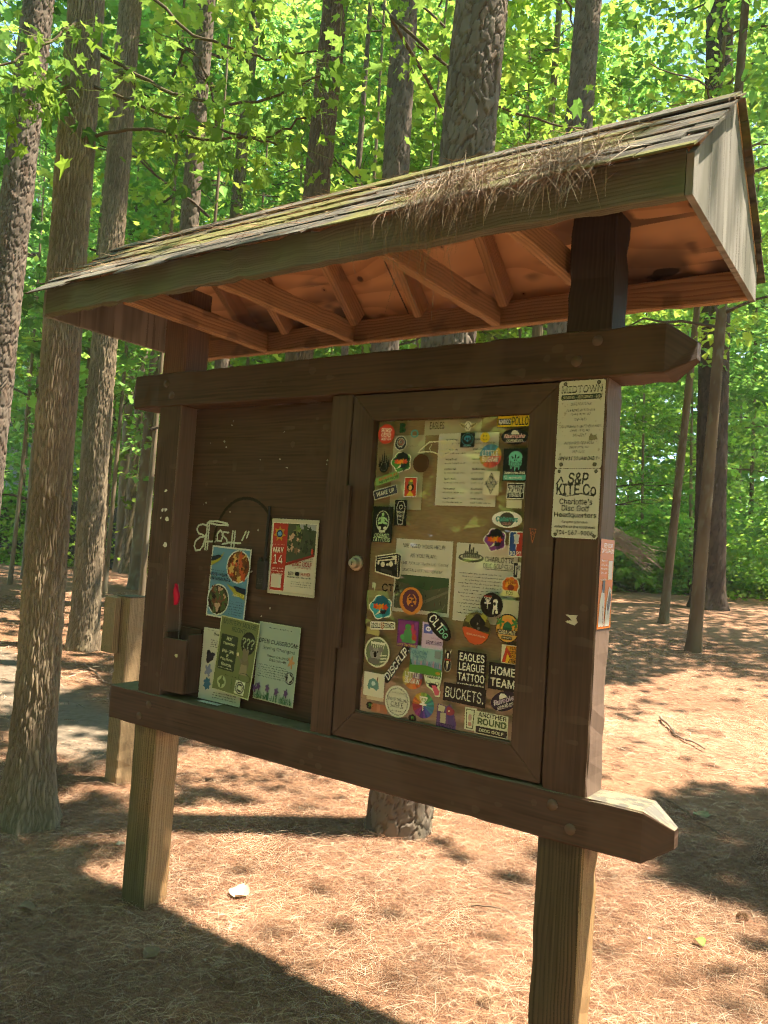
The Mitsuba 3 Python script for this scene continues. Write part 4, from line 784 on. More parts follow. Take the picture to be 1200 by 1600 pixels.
V = np.column_stack([(.168+xx).ravel(), (.026+.010*np.sin(gx*9+gz*3)-.006*gx).ravel(), (1.262+gz*.09-.012*gx*np.sin(gz*2)).ravel()])
i, j = np.meshgrid(np.arange(9), np.arange(7), indexing='ij'); q = np.stack([i*8+j, i*8+j+1, (i+1)*8+j+1, (i+1)*8+j], -1).reshape(-1, 4)
part(k, 'pennant', C_((V, np.vstack([q[:, [0, 1, 2]], q[:, [0, 2, 3]]]), np.tile(lin('#d02a4c'), (80, 1))), 'mat_tint', smooth=True))

# ================================================================== ground
def grid_ground():
    def axis(lo, hi, c, fine, grow):
        a, s = [c], fine
        while a[-1] < hi: a.append(a[-1]+s); s *= grow
        b, s = [c], fine
        while b[-1] > lo: b.append(b[-1]-s); s *= grow
        return np.array(sorted(set(a+b[1:])))
    xs, ys = axis(-140, 140, .6, .07, 1.03), axis(-100, 180, .6, .07, 1.03)
    X, Y = np.meshgrid(xs, ys); Z = terrain(X, Y)
    Z = Z*1.0
    # needles heap up round trunk feet
    V = np.column_stack([X.ravel(), Y.ravel(), Z.ravel()]); n = len(xs)
    i, j = np.meshgrid(np.arange(len(ys)-1), np.arange(n-1), indexing='ij')
    q = np.stack([i*n+j, i*n+j+1, (i+1)*n+j+1, (i+1)*n+j], -1).reshape(-1, 4)
    return V, q
V, q = grid_ground()
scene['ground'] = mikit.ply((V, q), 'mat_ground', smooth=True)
tag('ground', 'forest floor of rust brown pine straw and bare dirt in dappled sun', kind='structure')

# ================================================================== trunks
def shaded_bark(b):
    return b in ((-.26, 12.31), (.38, 8.38), (-.41, 9.92), (-1.03, 20.9), (-3.0, 4.12))        # trunks whose shade is put into a darker bark colour
def trunk_mesh(base, lean, r0, height, kind, seed, nth, dz, flare=.25, bend=.0, taper=.012, twist=0):
    """bark-covered trunk: kind 'oak' = long ridges, 'pine' = flaky plates, 'smooth' = young bark"""
    g = np.random.default_rng(seed)
    z0 = terrain(np.array([base[0]]), np.array([base[1]]))[0]-.15
    vis = min(height, 2.2+.76*(np.array([*base, 1.5])-CAM)@fwd)
    zz = np.concatenate([np.arange(0, vis, dz), np.arange(vis, height+.12, .12)]); nz = len(zz)-1
    th = np.arange(nth)*2*np.pi/nth
    TH, Z = np.meshgrid(th, zz)
    R = r0*np.maximum(.35, 1-taper*Z/max(r0, .05)*.35)
    R = R*(1+flare*np.exp(-np.maximum(Z-.15, 0)/.22)*(1+.35*np.cos(TH*5+g.uniform(0, 6))))
    cx = base[0]+lean[0]*Z+bend*np.sin(Z*.35+seed)*.5-bend*np.sin(seed)*.5
    cy = base[1]+lean[1]*Z+bend*np.cos(Z*.31+seed)*.5-bend*np.cos(seed)*.5
    rm = r0
    P = np.stack([np.cos(TH)*rm, np.sin(TH)*rm, Z], -1)
    o = seed*3.17
    wob = meshkit.fbm(P*np.array([2.5, 2.5, .9])+o, 3, seed)-.5
    R = R*(1+.10*wob)
    tone = meshkit.fbm(P*np.array([6, 6, 2.0])+o+3, 3, seed)
    if kind == 'pine':
        s = np.array([1.0, .6]); area = 2*math.pi*rm*height
        m = max(60, int(area/(.044*.075)*min(1.2, .16/rm)))
        pts = np.column_stack([g.uniform(0, 2*math.pi*rm, m), g.uniform(0, height, m)])
        wrap = np.vstack([pts, pts+[2*math.pi*rm, 0], pts-[2*math.pi*rm, 0]])
        qx = TH*rm+.014*(meshkit.fbm(P*np.array([30, 30, 22])+o, 3)-.5)*2; qz = Z+.026*(meshkit.fbm(P*24+o+9, 3)-.5)*2
        d, ix = cKDTree(wrap*s).query(np.column_stack([qx.ravel(), qz.ravel()])*s, k=2, p=np.inf)
        edge = (d[:, 1]-d[:, 0]).reshape(TH.shape); cid = (ix[:, 0] % m).reshape(TH.shape)
        lift = g.uniform(-.5, 1, m)[cid]; tl = g.uniform(-1, 1, (m, 2))
        dx = (qx.ravel()-wrap[ix[:, 0], 0]).reshape(TH.shape); dzv = (qz.ravel()-wrap[ix[:, 0], 1]).reshape(TH.shape)
        plate = sm(.0, .006, edge)
        amp = .010*min(1, rm/.16)
        disp = amp*(plate*(1+.5*lift)+plate*(tl[cid, 0]*dx/.05+tl[cid, 1]*dzv/.09)*.6)-amp
        disp += .003*(meshkit.fbm(P*60+o, 2)-.5)
        crack = 1-sm(.0, .0042, edge)
        pt = g.uniform(0, 1, m)[cid]
        c0, c1 = np.array([.105, .086, .068]), np.array([.235, .198, .160])
        col = c0+(c1-c0)*np.clip(.55*pt+.6*tone-.1, 0, 1)[..., None]
        red = sm(.7, .95, g.uniform(0, 1, m)[cid])*.3
        col = col*(1-red[..., None])+np.array([.21, .12, .075])*red[..., None]
        col = col*(1-.6*crack[..., None])+np.array([.05, .032, .022])*.6*crack[..., None]
    elif kind == 'oak':
        cw, chh = .0105*max(1, rm/.12), .105*max(1, rm/.12); s = np.array([1.0, cw/chh*1.15])
        m = int(2*math.pi*rm*height/(cw*chh)/.8)
        pts = np.column_stack([g.uniform(0, 2*math.pi*rm, m), g.uniform(0, height, m)])
        wrap = np.vstack([pts, pts+[2*math.pi*rm, 0], pts-[2*math.pi*rm, 0]])
        qx = TH*rm+.011*(meshkit.fbm(P*np.array([24, 24, 16])+o, 3)-.5)*2; qz = Z+.02*(meshkit.fbm(P*30+o+9, 2)-.5)*2
        d, ix = cKDTree(wrap*s).query(np.column_stack([qx.ravel(), qz.ravel()])*s, k=2)
        edge = (d[:, 1]-d[:, 0]).reshape(TH.shape); cid = (ix[:, 0] % m).reshape(TH.shape)
        lift = g.uniform(-.6, 1, m)[cid]
        ridge = sm(.0, cw*.55, edge)
        disp = .0085*min(1.5, rm/.11)*(ridge*(1+.45*lift)-1)+.003*(meshkit.fbm(P*np.array([90, 90, 40])+o, 2)-.5)
        crack = 1-sm(.0, cw*.36, edge)
        c0, c1 = np.array([.16, .128, .086]), np.array([.36, .29, .20])
        col = c0+(c1-c0)*np.clip(tone*1.2-.2+.25*lift, 0, 1)[..., None]
        lich = sm(.60, .72, meshkit.fbm(P*np.array([12, 12, 6])+o+70, 3))*.35
        col = col*(1-lich[..., None])+np.array([.22, .22, .16])*lich[..., None]
        col = col*(1-.6*crack[..., None])+np.array([.06, .042, .027])*.6*crack[..., None]
    else:
        disp = .004*(meshkit.fbm(P*np.array([30, 30, 12])+o, 3)-.5)*min(1, rm/.06)
        c0, c1 = np.array([.13, .098, .065]), np.array([.27, .215, .15])
        col = c0+(c1-c0)*np.clip(tone*1.5-.25, 0, 1)[..., None]
        lich = sm(.56, .66, meshkit.fbm(P*np.array([14, 14, 7])+o+70, 3))*.5
        col = col*(1-lich[..., None])+np.array([.26, .28, .22])*lich[..., None]
    if shaded_bark(base): col = col*(np.array([.42, .39, .37]) if base == (-.26, 12.31) else np.array([.70, .62, .55]))
    mossy = np.exp(-Z/.35)*sm(.4, .6, tone)*.5
    col = col*(1-mossy[..., None])+np.array([.075, .085, .03])*mossy[..., None]
    R = R+disp
    V = np.stack([cx+R*np.cos(TH), cy+R*np.sin(TH), z0+Z], -1).reshape(-1, 3)
    i, j = np.meshgrid(np.arange(nz), np.arange(nth), indexing='ij')
    q = np.stack([i*nth+j, i*nth+(j+1) % nth, (i+1)*nth+(j+1) % nth, (i+1)*nth+j], -1).reshape(-1, 4)
    return V, np.vstack([q[:, [0, 1, 2]], q[:, [0, 2, 3]]]), col.reshape(-1, 3)
def axis_at(base, lean, z):
    return np.array([base[0]+lean[0]*z, base[1]+lean[1]*z, z])

# ================================================================== leaves
def star_leaf():
    """five-lobed leaf, stalk at the origin, tip towards +y, size 1"""
    pts = []
    for a, r in ((-150, .34), (-116, .66), (-84, .46), (-54, .90), (-25, .50), (0, 1.05), (25, .50), (54, .90), (84, .46), (116, .66), (150, .34)):
        t = math.radians(a); pts.append((math.sin(t)*r*.62, .34+math.cos(t)*r*.62))
    V = [(0, .34, -.02)]
    for k, (x, y) in enumerate(pts): V.append((x, y, .10*abs(x)-.16*(y-.34)**2*(y > .34)-.02*(k % 2)))
    V.append((0, .02, 0)); n = len(pts)
    F = [(0, k+1, k+2) for k in range(n-1)]+[(0, n, n+1), (0, n+1, 1)]
    return np.array(V), np.array(F)
LEAF_STAR = star_leaf()
LEAF_DIA = (np.array([(0, 0, 0), (-.36, .42, .09), (0, 1.0, -.05), (.36, .42, .09)]), np.array([(0, 1, 2), (0, 2, 3)]))
_s = star_leaf()[0]
LEAF_MID = (np.array([(0, .02, 0), (-.5, .20, .05), (-.24, .46, .0), (-.46, .80, .06), (0, 1.0, -.06), (.46, .80, .06), (.24, .46, .0), (.5, .20, .05)]), np.array([(0, 1, 2), (2, 3, 4), (0, 2, 4), (0, 4, 6), (4, 5, 6), (6, 7, 0)]))
def leaf_cloud(P, tipdir, nrm, size, col, proto):
    """many leaves in one mesh; P (n,3) stalk points, tipdir, nrm (n,3)"""
    pv, pf = proto
    y = tipdir/np.maximum(np.linalg.norm(tipdir, axis=1, keepdims=True), 1e-9)
    x = np.cross(y, nrm); x /= np.maximum(np.linalg.norm(x, axis=1, keepdims=True), 1e-9)
    z = np.cross(x, y)
    V = P[:, None]+size[:, None, None]*(pv[None, :, :1]*x[:, None]+pv[None, :, 1:2]*y[:, None]+pv[None, :, 2:]*z[:, None])
    F = pf[None]+(np.arange(len(P))*len(pv))[:, None, None]
    C = np.repeat(col[:, None], len(pv), 1)
    return V.reshape(-1, 3), F.reshape(-1, 3), C.reshape(-1, 3)
GREENS = np.array([[.31, .54, .10], [.37, .59, .10], [.25, .50, .11], [.42, .61, .10], [.26, .51, .14]])

# where the sun comes through: wanted light on the ground, as gaps shaped into the canopy above
LIT = [(-1.24, .02, .22), (-1.55, -.2, .2), (-1.75, -.36, .25), (-5.5, 2.9, .5), (-5.9, 2.5, .5), (-.35, .95, .22), (-.65, .70, .25), (-2.9, 4.3, .5), (-3.4, 3.9, .4), (-1.7, 5.4, .5), (.9, 5.7, 1.3), (1.7, 5.2, .7), (-4.4, .6, .5), (-4.9, .3, .5), (1.70, -.15, .45), (1.62, -.42, .4), (-.6, -.75, .35), (.3, -.78, .3), (1.1, -.8, .25), (-1.4, .9, .28), (.6, 1.72, .75), (1.39, .70, .55), (.59, 1.0, .55), (-.48, 2.3, .5), (-.5, 1.45, .28), (-1.15, 1.65, .3), (-.2, .62, .25), (.7, 5.1, .8), (1.25, 6.6, .9), (1.15, 4.3, .7), (1.75, 1.25, .4), (2.0, 1.5, .3), (2.3, 1.05, .35), (1.0, 3.0, .5), (-7, 4.0, 1.0), (-2.5, 1.3, .35), (-6.4, 5.4, .8), (-4.1, 2.2, .6), (2.2, .15, .35), (.2, -.1, .5), (1.2, -.1, .6), (.2, 2.4, .5), (2.3, .3, .3), (-2.2, 1.0, .3), (1.9, 5.0, .6)]
DARK = [(1.75, 3.4, .42), (2.1, 2.9, .25), (.3, 9.8, 1.5), (-1.5, 9.0, 1.0), (1.0, 7.7, .35), (-.3, 6.8, .7), (2.2, 5.6, .6), (-3, 2.6, .7), (-2.0, 2.4, .4), (-1.3, 11.9, 2.2), (-.6, 16.9, 3), (.3, 8.6, .9), (-1.9, .5, .5), (2.6, 3.0, .6), (.1, 3.4, .5), (-.9, .3, .4), (-4.0, 4.0, .9), (-1.1, 3.2, .5), (1.9, 8.5, .6)]
def sunny(P):
    """how much a leaf at P is in the way of a patch that should be lit (0..1)"""
    gx, gy = P[:, 0]-SUN[0]*P[:, 2], P[:, 1]-SUN[1]*P[:, 2]
    q = np.column_stack([gx, gy, 0*gx])
    v = meshkit.fbm(q*.75+11, 2, 5)*.55+meshkit.fbm(q*np.array([2.0, 4.2, 1.])+3, 2, 8)*.45-.53
    for x, y, r in LIT: v += .55*np.exp(-((gx-x)**2+(gy-y)**2)/(r*r))
    for x, y, r in DARK: v -= .6*np.exp(-((gx-x)**2+(gy-y)**2)/(r*r))
    v += .07*sm(8, 12, np.hypot(gx-.5, gy-3))
    return sm(-.02, .05, v)
def crown(seed, centre, R, h0, h1, n_spray, per, size, spread=.55, droop=.3, hue=None, proto=LEAF_DIA, hole=True, layers=True):
    """sprays of leaves, in tiers, round a stem"""
    g = np.random.default_rng(seed)
    t = g.random(n_spray)**.85
    z = h0+(h1-h0)*t
    prof = np.sin(np.pi*np.clip(.12+.80*t, 0, 1))**.7
    a = g.uniform(0, 2*np.pi, n_spray); rr = R*prof*np.sqrt(g.uniform(.04, 1, n_spray))
    if layers: z = h0+np.round((z-h0)/.55)*.55+g.normal(0, .09, n_spray)
    c = np.column_stack([centre[0]+rr*np.cos(a), centre[1]+rr*np.sin(a), z-.18*rr+g.normal(0, .05, n_spray)])
    sr = spread*g.uniform(.55, 1.3, n_spray)
    c, sr, a = np.repeat(c, per, 0), np.repeat(sr, per), np.repeat(a, per)
    sprn = np.repeat(np.column_stack([g.normal(0, .28, n_spray), g.normal(0, .28, n_spray), np.ones(n_spray)]), per, 0)
    tone = np.repeat(g.uniform(.7, 1.25, n_spray), per)
    n = len(c)
    ta = g.uniform(0, 2*np.pi, n); tr = sr*np.sqrt(g.random(n))
    off = np.column_stack([tr*np.cos(ta), tr*np.sin(ta), np.zeros(n)])
    off[:, 2] = -(off[:, 0]*sprn[:, 0]+off[:, 1]*sprn[:, 1])-droop*tr**2/np.maximum(sr, .1)+g.normal(0, .035, n)
    P = c+off
    keep = np.ones(n, bool)
    if hole: keep &= ~(g.random(n) < sunny(P)*np.where(np.hypot(P[:, 0]-.5, P[:, 1]-3) < 9, .97, .82))
    P, sprn, tone, ta = P[keep], sprn[keep], tone[keep], ta[keep]; n = len(P)
    tip = np.column_stack([np.cos(ta+g.normal(0, .7, n)), np.sin(ta+g.normal(0, .7, n)), g.normal(-.35, .3, n)])
    nr = sprn+g.normal(0, .38, (n, 3))
    base = GREENS[g.integers(0, len(GREENS))] if hue is None else np.array(hue)
    col = base*(tone*g.uniform(.75, 1.3, n))[:, None]*np.array([1, 1, 1])
    yel = (g.random(n) < .18)[:, None]
    col = np.where(yel, col*[1.22, 1.08, .9], col)
    return leaf_cloud(P, tip, nr, size*g.uniform(.65, 1.25, n), np.clip(col, 0, .8), proto)
def branch_tubes(seed, base, lean, h0, h1, R, n, r=.02, col=(.12, .095, .07)):
    g = np.random.default_rng(seed+500); ms = []
    for i in range(n):
        z = g.uniform(h0*.8, h1); o = axis_at(base, lean, z); a = g.uniform(0, 6.28); l = R*g.uniform(.5, .95)
        k = np.linspace(0, 1, 7)[:, None]
        p = o+k*np.array([math.cos(a)*l, math.sin(a)*l, .35*l])+np.column_stack([np.zeros(7), np.zeros(7), -.25*l*k[:, 0]**2])+g.normal(0, .03*l, (7, 3))*k
        ms.append(tube(p, r*(1-.8*k[:, 0])+.003, 5, col))
        for _ in range(2):
            s = g.integers(2, 6); b = a+g.choice([-1, 1])*g.uniform(.4, .9); kk = np.linspace(0, 1, 5)[:, None]
            ms.append(tube(p[s]+kk*np.array([math.cos(b), math.sin(b), .1])*l*.45+g.normal(0, .02, (5, 3))*kk, .45*r*(1-.7*kk[:, 0])+.002, 4, col))
    return cat_mesh(ms)
def tree(name, label, cat, base, lean, r, height, kind, seed, nth, dz, group=None, crowns=(), branches=(), flare=.25, bend=.03, taper=.012):
    k = key_for(name); tag(k, label, cat, group)
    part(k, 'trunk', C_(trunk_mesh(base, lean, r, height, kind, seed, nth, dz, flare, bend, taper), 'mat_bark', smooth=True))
    for b in branches: tag(part(k, 'branches', C_(b, 'mat_bark', smooth=True)), kind='stuff')
    for c in crowns: part(k, 'crown', C_(c, 'mat_leaf'))
    return k
def top_crown(seed, base, lean, z0, z1, R, n=26, per=26, size=.24):
    zc = (z0+z1)/2; c = axis_at(base, lean, zc)
    return crown(seed, c, R, z0, z1, n, per, size, spread=.75, droop=.2, hue=(.10, .22, .05), layers=False)
PT = 'pine tree'
TREES = [  # name, label, category, foot, lean, radius, height, bark, nth, dz
    ('pine_tree', 'thick pine trunk with plated bark whose foot shows under the notice board', PT, (.37, 1.56), (.052, -.006), .165, 14, 'pine', 170, .010, .16),
    ('oak_tree', 'big tree with ridged bark standing nearest at the left, its foot in pine straw', 'tree', (-1.05, .23), (.004, -.012), .110, 13, 'oak', 230, .009, .6),
    ('oak_tree', 'ridged grey brown trunk directly behind the nearest left tree', 'tree', (-5.12, 3.39), (.027, -.031), .158, 14, 'oak', 120, .022, .3),
    ('pine_tree', 'flaky pine trunk at the left edge of the picture, leaning out of view', PT, (-3.95, 1.41), (.045, -.008), .145, 14, 'pine', 130, .014, .2),
    ('oak_tree', 'dark broad ridged trunk above the middle of the roof', 'tree', (-3.0, 4.12), (.050, -.010), .165, 15, 'oak', 120, .022, .25),
    ('pine_tree', 'scaly pine trunk just left of the thickest one', PT, (-2.14, 4.75), (.018, -.035), .165, 15, 'pine', 96, .022, .2),
    ('pine_tree', 'pine trunk right of the thickest one, above the right half of the roof', PT, (-.82, 6.15), (.040, -.022), .175, 15, 'pine', 96, .022, .2),
    ('pine_tree', 'scaly trunk third from the left edge, above the left end of the roof', PT, (-5.55, 4.85), (.032, -.028), .145, 15, 'pine', 72, .025, .2),
    ('pine_tree', 'grey trunk next to the broad dark one, at its left', PT, (-6.5, 6.4), (.046, -.02), .12, 15, 'pine', 60, .03, .2),
    ('pine_tree', 'slender speckled trunk between the dark trunk and the scaly pine', PT, (-3.48, 5.73), (.027, -.034), .062, 13, 'pine', 48, .025, .2),
    ('pine_tree', 'tall dark pine trunk at the right, beyond the end of the upper beam', PT, (-.26, 12.31), (-.020, -.045), .265, 17, 'pine', 100, .03, .3),
    ('young_tree', 'slim grey leaning trunk at the right, nearest the right post', 'tree', (-.41, 9.92), (.056, -.012), .066, 11, 'smooth', 28, .05, .3),
    ('young_tree', 'smooth brown trunk in front of the tall dark pine', 'tree', (.38, 8.38), (.038, -.022), .084, 12, 'smooth', 36, .04, .3),
    ('young_tree', 'pale slim trunk far left, the leftmost of three behind the wooden post', 'tree', (-14.67, 11.12), (.022, -.033), .13, 14, 'smooth', 24, .08, .3),
    ('young_tree', 'dark slim trunk far left, the middle one of three behind the wooden post', 'tree', (-14.18, 10.95), (.040, -.021), .13, 14, 'oak', 32, .06, .3),
    ('young_tree', 'grey slim trunk far left, the nearest of three behind the wooden post', 'tree', (-9.6, 7.6), (.042, -.019), .108, 13, 'smooth', 28, .06, .3),
    ('young_tree', 'forked young tree at the left edge in front of the dark fence', 'tree', (-11.93, 6.83), (.02, -.03), .085, 6, 'smooth', 24, .06, .3),
    ('young_tree', 'distant straight trunk at the right edge among bushes', 'tree', (-1.03, 20.9), (-.012, -.05), .07, 16, 'oak', 28, .08, .3),
    ('young_tree', 'thin grey trunk showing left of the scaly pine above the roof', 'tree', (-4.46, 7.5), (.022, -.034), .055, 12, 'smooth', 24, .06, .2),
    ('young_tree', 'slim forking trunk between the two right-hand pines above the roof', 'tree', (-2.3, 8.9), (.030, -.03), .085, 13, 'smooth', 32, .05, .2),
]
TREE_AT = []
for i, (nm, lab, cat, foot, lean, r, h, kind, nth, dz, fl) in enumerate(TREES):
    cr, br = [], []
    big = nm == 'pine_tree' or i in (1, 2, 4)
    if big:
        cr.append(top_crown(900+i, foot, lean, 10.0 if i > 1 else 9.0, h+2.5, 2.4, n=30))
    elif i not in (16,):
        R = 1.7; cr.append(crown(900+i, axis_at(foot, lean, h*.7), R, h*.45, h+1.2, 70, 34, .15, hole=True)); br.append(branch_tubes(i, foot, lean, h*.35, h*.95, R, 7, .022))
    else:
        br.append(branch_tubes(i, foot, lean, 2.2, 5.0, 1.4, 5, .03)); cr.append(crown(900+i, axis_at(foot, lean, 4.5), 1.6, 2.8, 6.8, 60, 34, .14))
    if i == 10:
        br.append(branch_tubes(i, foot, lean, 5, 9, 1.4, 4, .03)); cr.append(crown(950, axis_at(foot, lean, 4), .75, 2.2, 7.5, 26, 26, .11, spread=.3, hole=False))
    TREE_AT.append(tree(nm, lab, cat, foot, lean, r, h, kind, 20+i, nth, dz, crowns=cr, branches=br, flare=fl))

# understory: maples and beeches filling the wood behind
UND = []
gu = np.random.default_rng(42)
def in_wedge(d, az): return np.array([CAM[0]-d*math.sin(az), CAM[1]+d*math.cos(az)])
n_und = 0
LAB = ['leafy understory tree in the sunlit wood behind']
for ring_d, cnt, H, lo, Rr, ns, per, sz in ((12.0, 9, (8, 11), 3.3, 1.9, 120, 40, .115), (15.0, 12, (10, 13.5), 2.4, 2.2, 150, 42, .13), (19.0, 15, (12, 17), 1.6, 2.5, 170, 42, .155), (24.0, 16, (14, 21), 1.0, 3.0, 190, 40, .19), (30.0, 16, (17, 26), .6, 3.4, 200, 38, .24)):
    for i in range(cnt):
        az = math.radians(4+(62-4)*(i+gu.uniform(.1, .9))/cnt-2); d = ring_d+gu.uniform(-1.8, 1.8)
        p = in_wedge(d, az); hh = gu.uniform(*H); lowest = lo+gu.uniform(0, 1.2)
        if math.degrees(az) < 20: lowest = .25 if d > 17.5 else 3.4
        UND.append((p, d, hh, lowest, Rr*gu.uniform(.8, 1.2), ns, per, sz))
for i, (p, d, hh, lo, R, ns, per, sz) in enumerate(UND):
    lean = gu.normal(0, .02, 2); azd = math.degrees(math.atan2(-(p[0]-CAM[0]), p[1]-CAM[1]))
    if azd < 22 and d < 17.5: p = in_wedge(d, math.radians(gu.uniform(22, 58)))
    z = terrain(np.array([p[0]]), np.array([p[1]]))[0]
    if azd < 24: ns = int(ns*.62)
    tf = gu.uniform(.75, 1.5); hf = GREENS[gu.integers(0, 5)]*gu.uniform(.62, 1.12)
    c = crown(3000+i, axis_at(p, lean, (lo+hh)/2), R, z+lo, z+hh, int(ns*min(1.25, 1/tf)), per, sz*tf, hue=hf, spread=.62, proto=LEAF_MID if d < 13.5 else LEAF_DIA)
    k = tree('understory_tree', 'leafy green understory tree in the sunlit wood behind the notice board', 'tree', tuple(p), tuple(lean), .022+.0020*hh*gu.uniform(.4, 1.3), hh*.92, 'smooth', 300+i, 9, .35, group='understory trees behind the notice board', crowns=[c], branches=[branch_tubes(300+i, tuple(p), tuple(lean), z+lo, z+hh*.9, R, 6, .018)], flare=.2, bend=.15)
# the far wood, one mass
ms = []
for i in range(46):
    az = math.radians(gu.uniform(-2, 66)); d = gu.uniform(34, 48); p = in_wedge(d, az)
    ms.append(crown(5000+i, p, 4.5, .6, gu.uniform(14, 27), 100, 32, .42, spread=1.2, hole=False))
for i in range(90):                                                     # shrubs closing the view at the edge of the clearing
    az = math.radians(gu.uniform(0, 64) if i < 60 else gu.uniform(0, 22)); d = gu.uniform(19.5, 27) if math.degrees(az) < 24 else gu.uniform(20, 32); p = in_wedge(d, az)
    z = terrain(np.array([p[0]]), np.array([p[1]]))[0]
    ms.append(crown(6000+i, p, 1.5, z+.05, z+gu.uniform(1.2, 2.6), 34, 30, .15, spread=.5, hole=False, layers=False))
scene['far_foliage'] = C_(cat_mesh(ms), 'mat_leaf')
tag('far_foliage', 'far off mass of sunlit leaves closing the view through the wood', kind='stuff')
# canopy of the wood, unseen above the frame; gaps shaped for the sun patches
ms = []
for i in range(110):
    x, y = gu.uniform(-22, 14), gu.uniform(-12, 22); z = gu.uniform(9.5, 15)
    d = np.array([x, y, z+1])-CAM; dep = d@fwd
    if dep > 0 and abs(d@right)/dep < .56 and abs(d@up)/dep < .72: continue
    if y-SUN[1]*z > 10.5 and x-SUN[0]*z > -9: continue
    ms.append(crown(7000+i, (x, y), 2.3, z-1.2, z+1.6, 20, 26, .24, spread=.8, hue=(.10, .22, .05), layers=False))
tag('canopy', 'unseen leaf canopy over the clearing, its gaps shaped for the sun patches', kind='stuff')

for i in range(60):  # extra unseen crowns added to shade the ground round the kiosk
    z = gu.uniform(9.0, 13.5); x, y = gu.uniform(-5, 4.5)+SUN[0]*z, gu.uniform(-1.5, 13)+SUN[1]*z
    d = np.array([x, y, z-1])-CAM; dep = d@fwd
    if dep > 0 and abs(d@right)/dep < .56 and abs(d@up)/dep < .72: continue
    ms.append(crown(7300+i, (x, y), 1.7, z-.6, z+1.0, 22, 30, .16, spread=.6, hue=(.12, .25, .05), layers=False))
scene['canopy'] = C_(cat_mesh(ms), 'mat_leaf')
# unseen wood on the other sides, added to green the light and hide sky
ms = []
for i in range(220):
    a = gu.uniform(0, 2*np.pi) if i < 120 else gu.uniform(-2.9, .3); d = gu.uniform(7.5, 24); x, y = 1.2+d*math.cos(a), d*math.sin(a)
    v = np.array([x, y, 2.0])-CAM; dep = v@fwd
    if dep > 0 and abs(v@right)/dep < .85: continue
    ms.append(crown(8000+i, (x, y), 2.4, gu.uniform(.4, 3), gu.uniform(7, 10+.4*d), 36, 18, .44, spread=1.0, hue=(.32, .52, .13)))
tag('surrounding_foliage', 'unseen leafy wood round the clearing, added to green the light', kind='stuff')

for i in range(46):  # more crowns added where the door pane would mirror bright sky
    a = gu.uniform(-2.65, -1.6); d = gu.uniform(8, 20); x, y = 1.2+d*math.cos(a), d*math.sin(a)
    ms.append(crown(8500+i, (x, y), 2.0, .1, gu.uniform(4, 8), 50, 24, .30, spread=.8, hue=(.30, .50, .12)))
scene['surrounding_foliage'] = C_(cat_mesh(ms), 'mat_leaf')
# sweetgum boughs hanging into the view: single leaves as parts
def bough(tree_key, paths, n_parts, seed, size, extra=(), col=(.23, .39, .065), spread=.17):
    g = np.random.default_rng(seed)
    pts = []
    for path, r in paths:
        p = np.asarray(path, float); t = np.linspace(0, 1, len(p)); tt = np.linspace(0, 1, 22)
        q = np.column_stack([np.interp(tt, t, p[:, k]) for k in range(3)])
        q[1:-1] = (q[:-2]+q[1:-1]*2+q[2:])/4; q += g.normal(0, .008, q.shape)*np.minimum(tt*4, 1)[:, None]
        part(tree_key, 'branch', C_(tube(q, r*(1-.75*tt)+.0025, 7, (.11, .085, .055)), 'mat_bark', smooth=True)); pts.append(q[6:])
    q = np.vstack(pts)
    protos = []
    for v in range(6):
        pv, pf = LEAF_STAR; w = pv.copy(); w[:, 2] += .16*np.sin(pv[:, 0]*5+v*1.7)*(.5+v*.2)-.30*v/3*pv[:, 1]**2+.10*np.cos(pv[:, 1]*6+v)*pv[:, 0]; w[:, 0] *= [1, .8, 1.1, .68, .9, .55][v]
        c = np.array(col)*[[.8, .85, .9], [1, 1, 1], [1.25, 1.12, 1], [1.05, 1.0, .7], [.5, .62, .8], [.66, .72, .6]][v]
        protos.append(mikit.ply((w, pf), 'mat_leaf', color=np.tile(c, (len(w), 1))))
    stalks = []
    for i in range(n_parts+len(extra)):
        if i < n_parts:
            o = q[g.integers(0, len(q))]
            P = o+g.normal(0, 1, 3)*[spread, spread, spread*.55]+[0, 0, -.03]
        else: P = np.asarray(extra[i-n_parts], float); o = P+[0, 0, .12]
        s = size*g.uniform(.5, 1.2)
        y = np.array([g.normal(0, .7), g.normal(0, .7), -.7+g.normal(0, .4)]); y /= np.linalg.norm(y)
        nr = np.array([g.normal(0, .75), g.normal(0, .75), 1.0]); x = np.cross(y, nr); x /= np.linalg.norm(x); z = np.cross(x, y)
        M = np.eye(4); M[:3, :3] = np.column_stack([x, y, z])*s; M[:3, 3] = P
        part(tree_key, 'leaf', {**protos[g.integers(0, 6)], 'to_world': T4(M)})
        if np.linalg.norm(o-P) < .34: stalks.append(tube(np.array([o, (o+P)/2+[0, 0, .015], P+y*s*.05]), .0013, 4, (.16, .22, .05)))
    n = 260; o = q[g.integers(0, len(q), n)]; P = o+g.normal(0, 1, (n, 3))*[spread*1.3, spread*1.3, spread*.7]
    part(tree_key, 'small_leaves', C_(leaf_cloud(P, np.column_stack([g.normal(0, .8, n), g.normal(0, .8, n), -.5+g.normal(0, .3, n)]), np.column_stack([g.normal(0, .5, n), g.normal(0, .5, n), np.ones(n)]), size*g.uniform(.35, .75, n), np.array(col)*g.uniform(.7, 1.3, n)[:, None], LEAF_STAR), 'mat_leaf'))
    labels.setdefault(tree_key+'__small_leaves', {})['kind'] = 'stuff'
    part(tree_key, 'leaf_stalks', C_(cat_mesh(stalks), 'mat_bark'))
    labels.setdefault(tree_key+'__leaf_stalks', {})['kind'] = 'stuff'
O = TREE_AT[1]
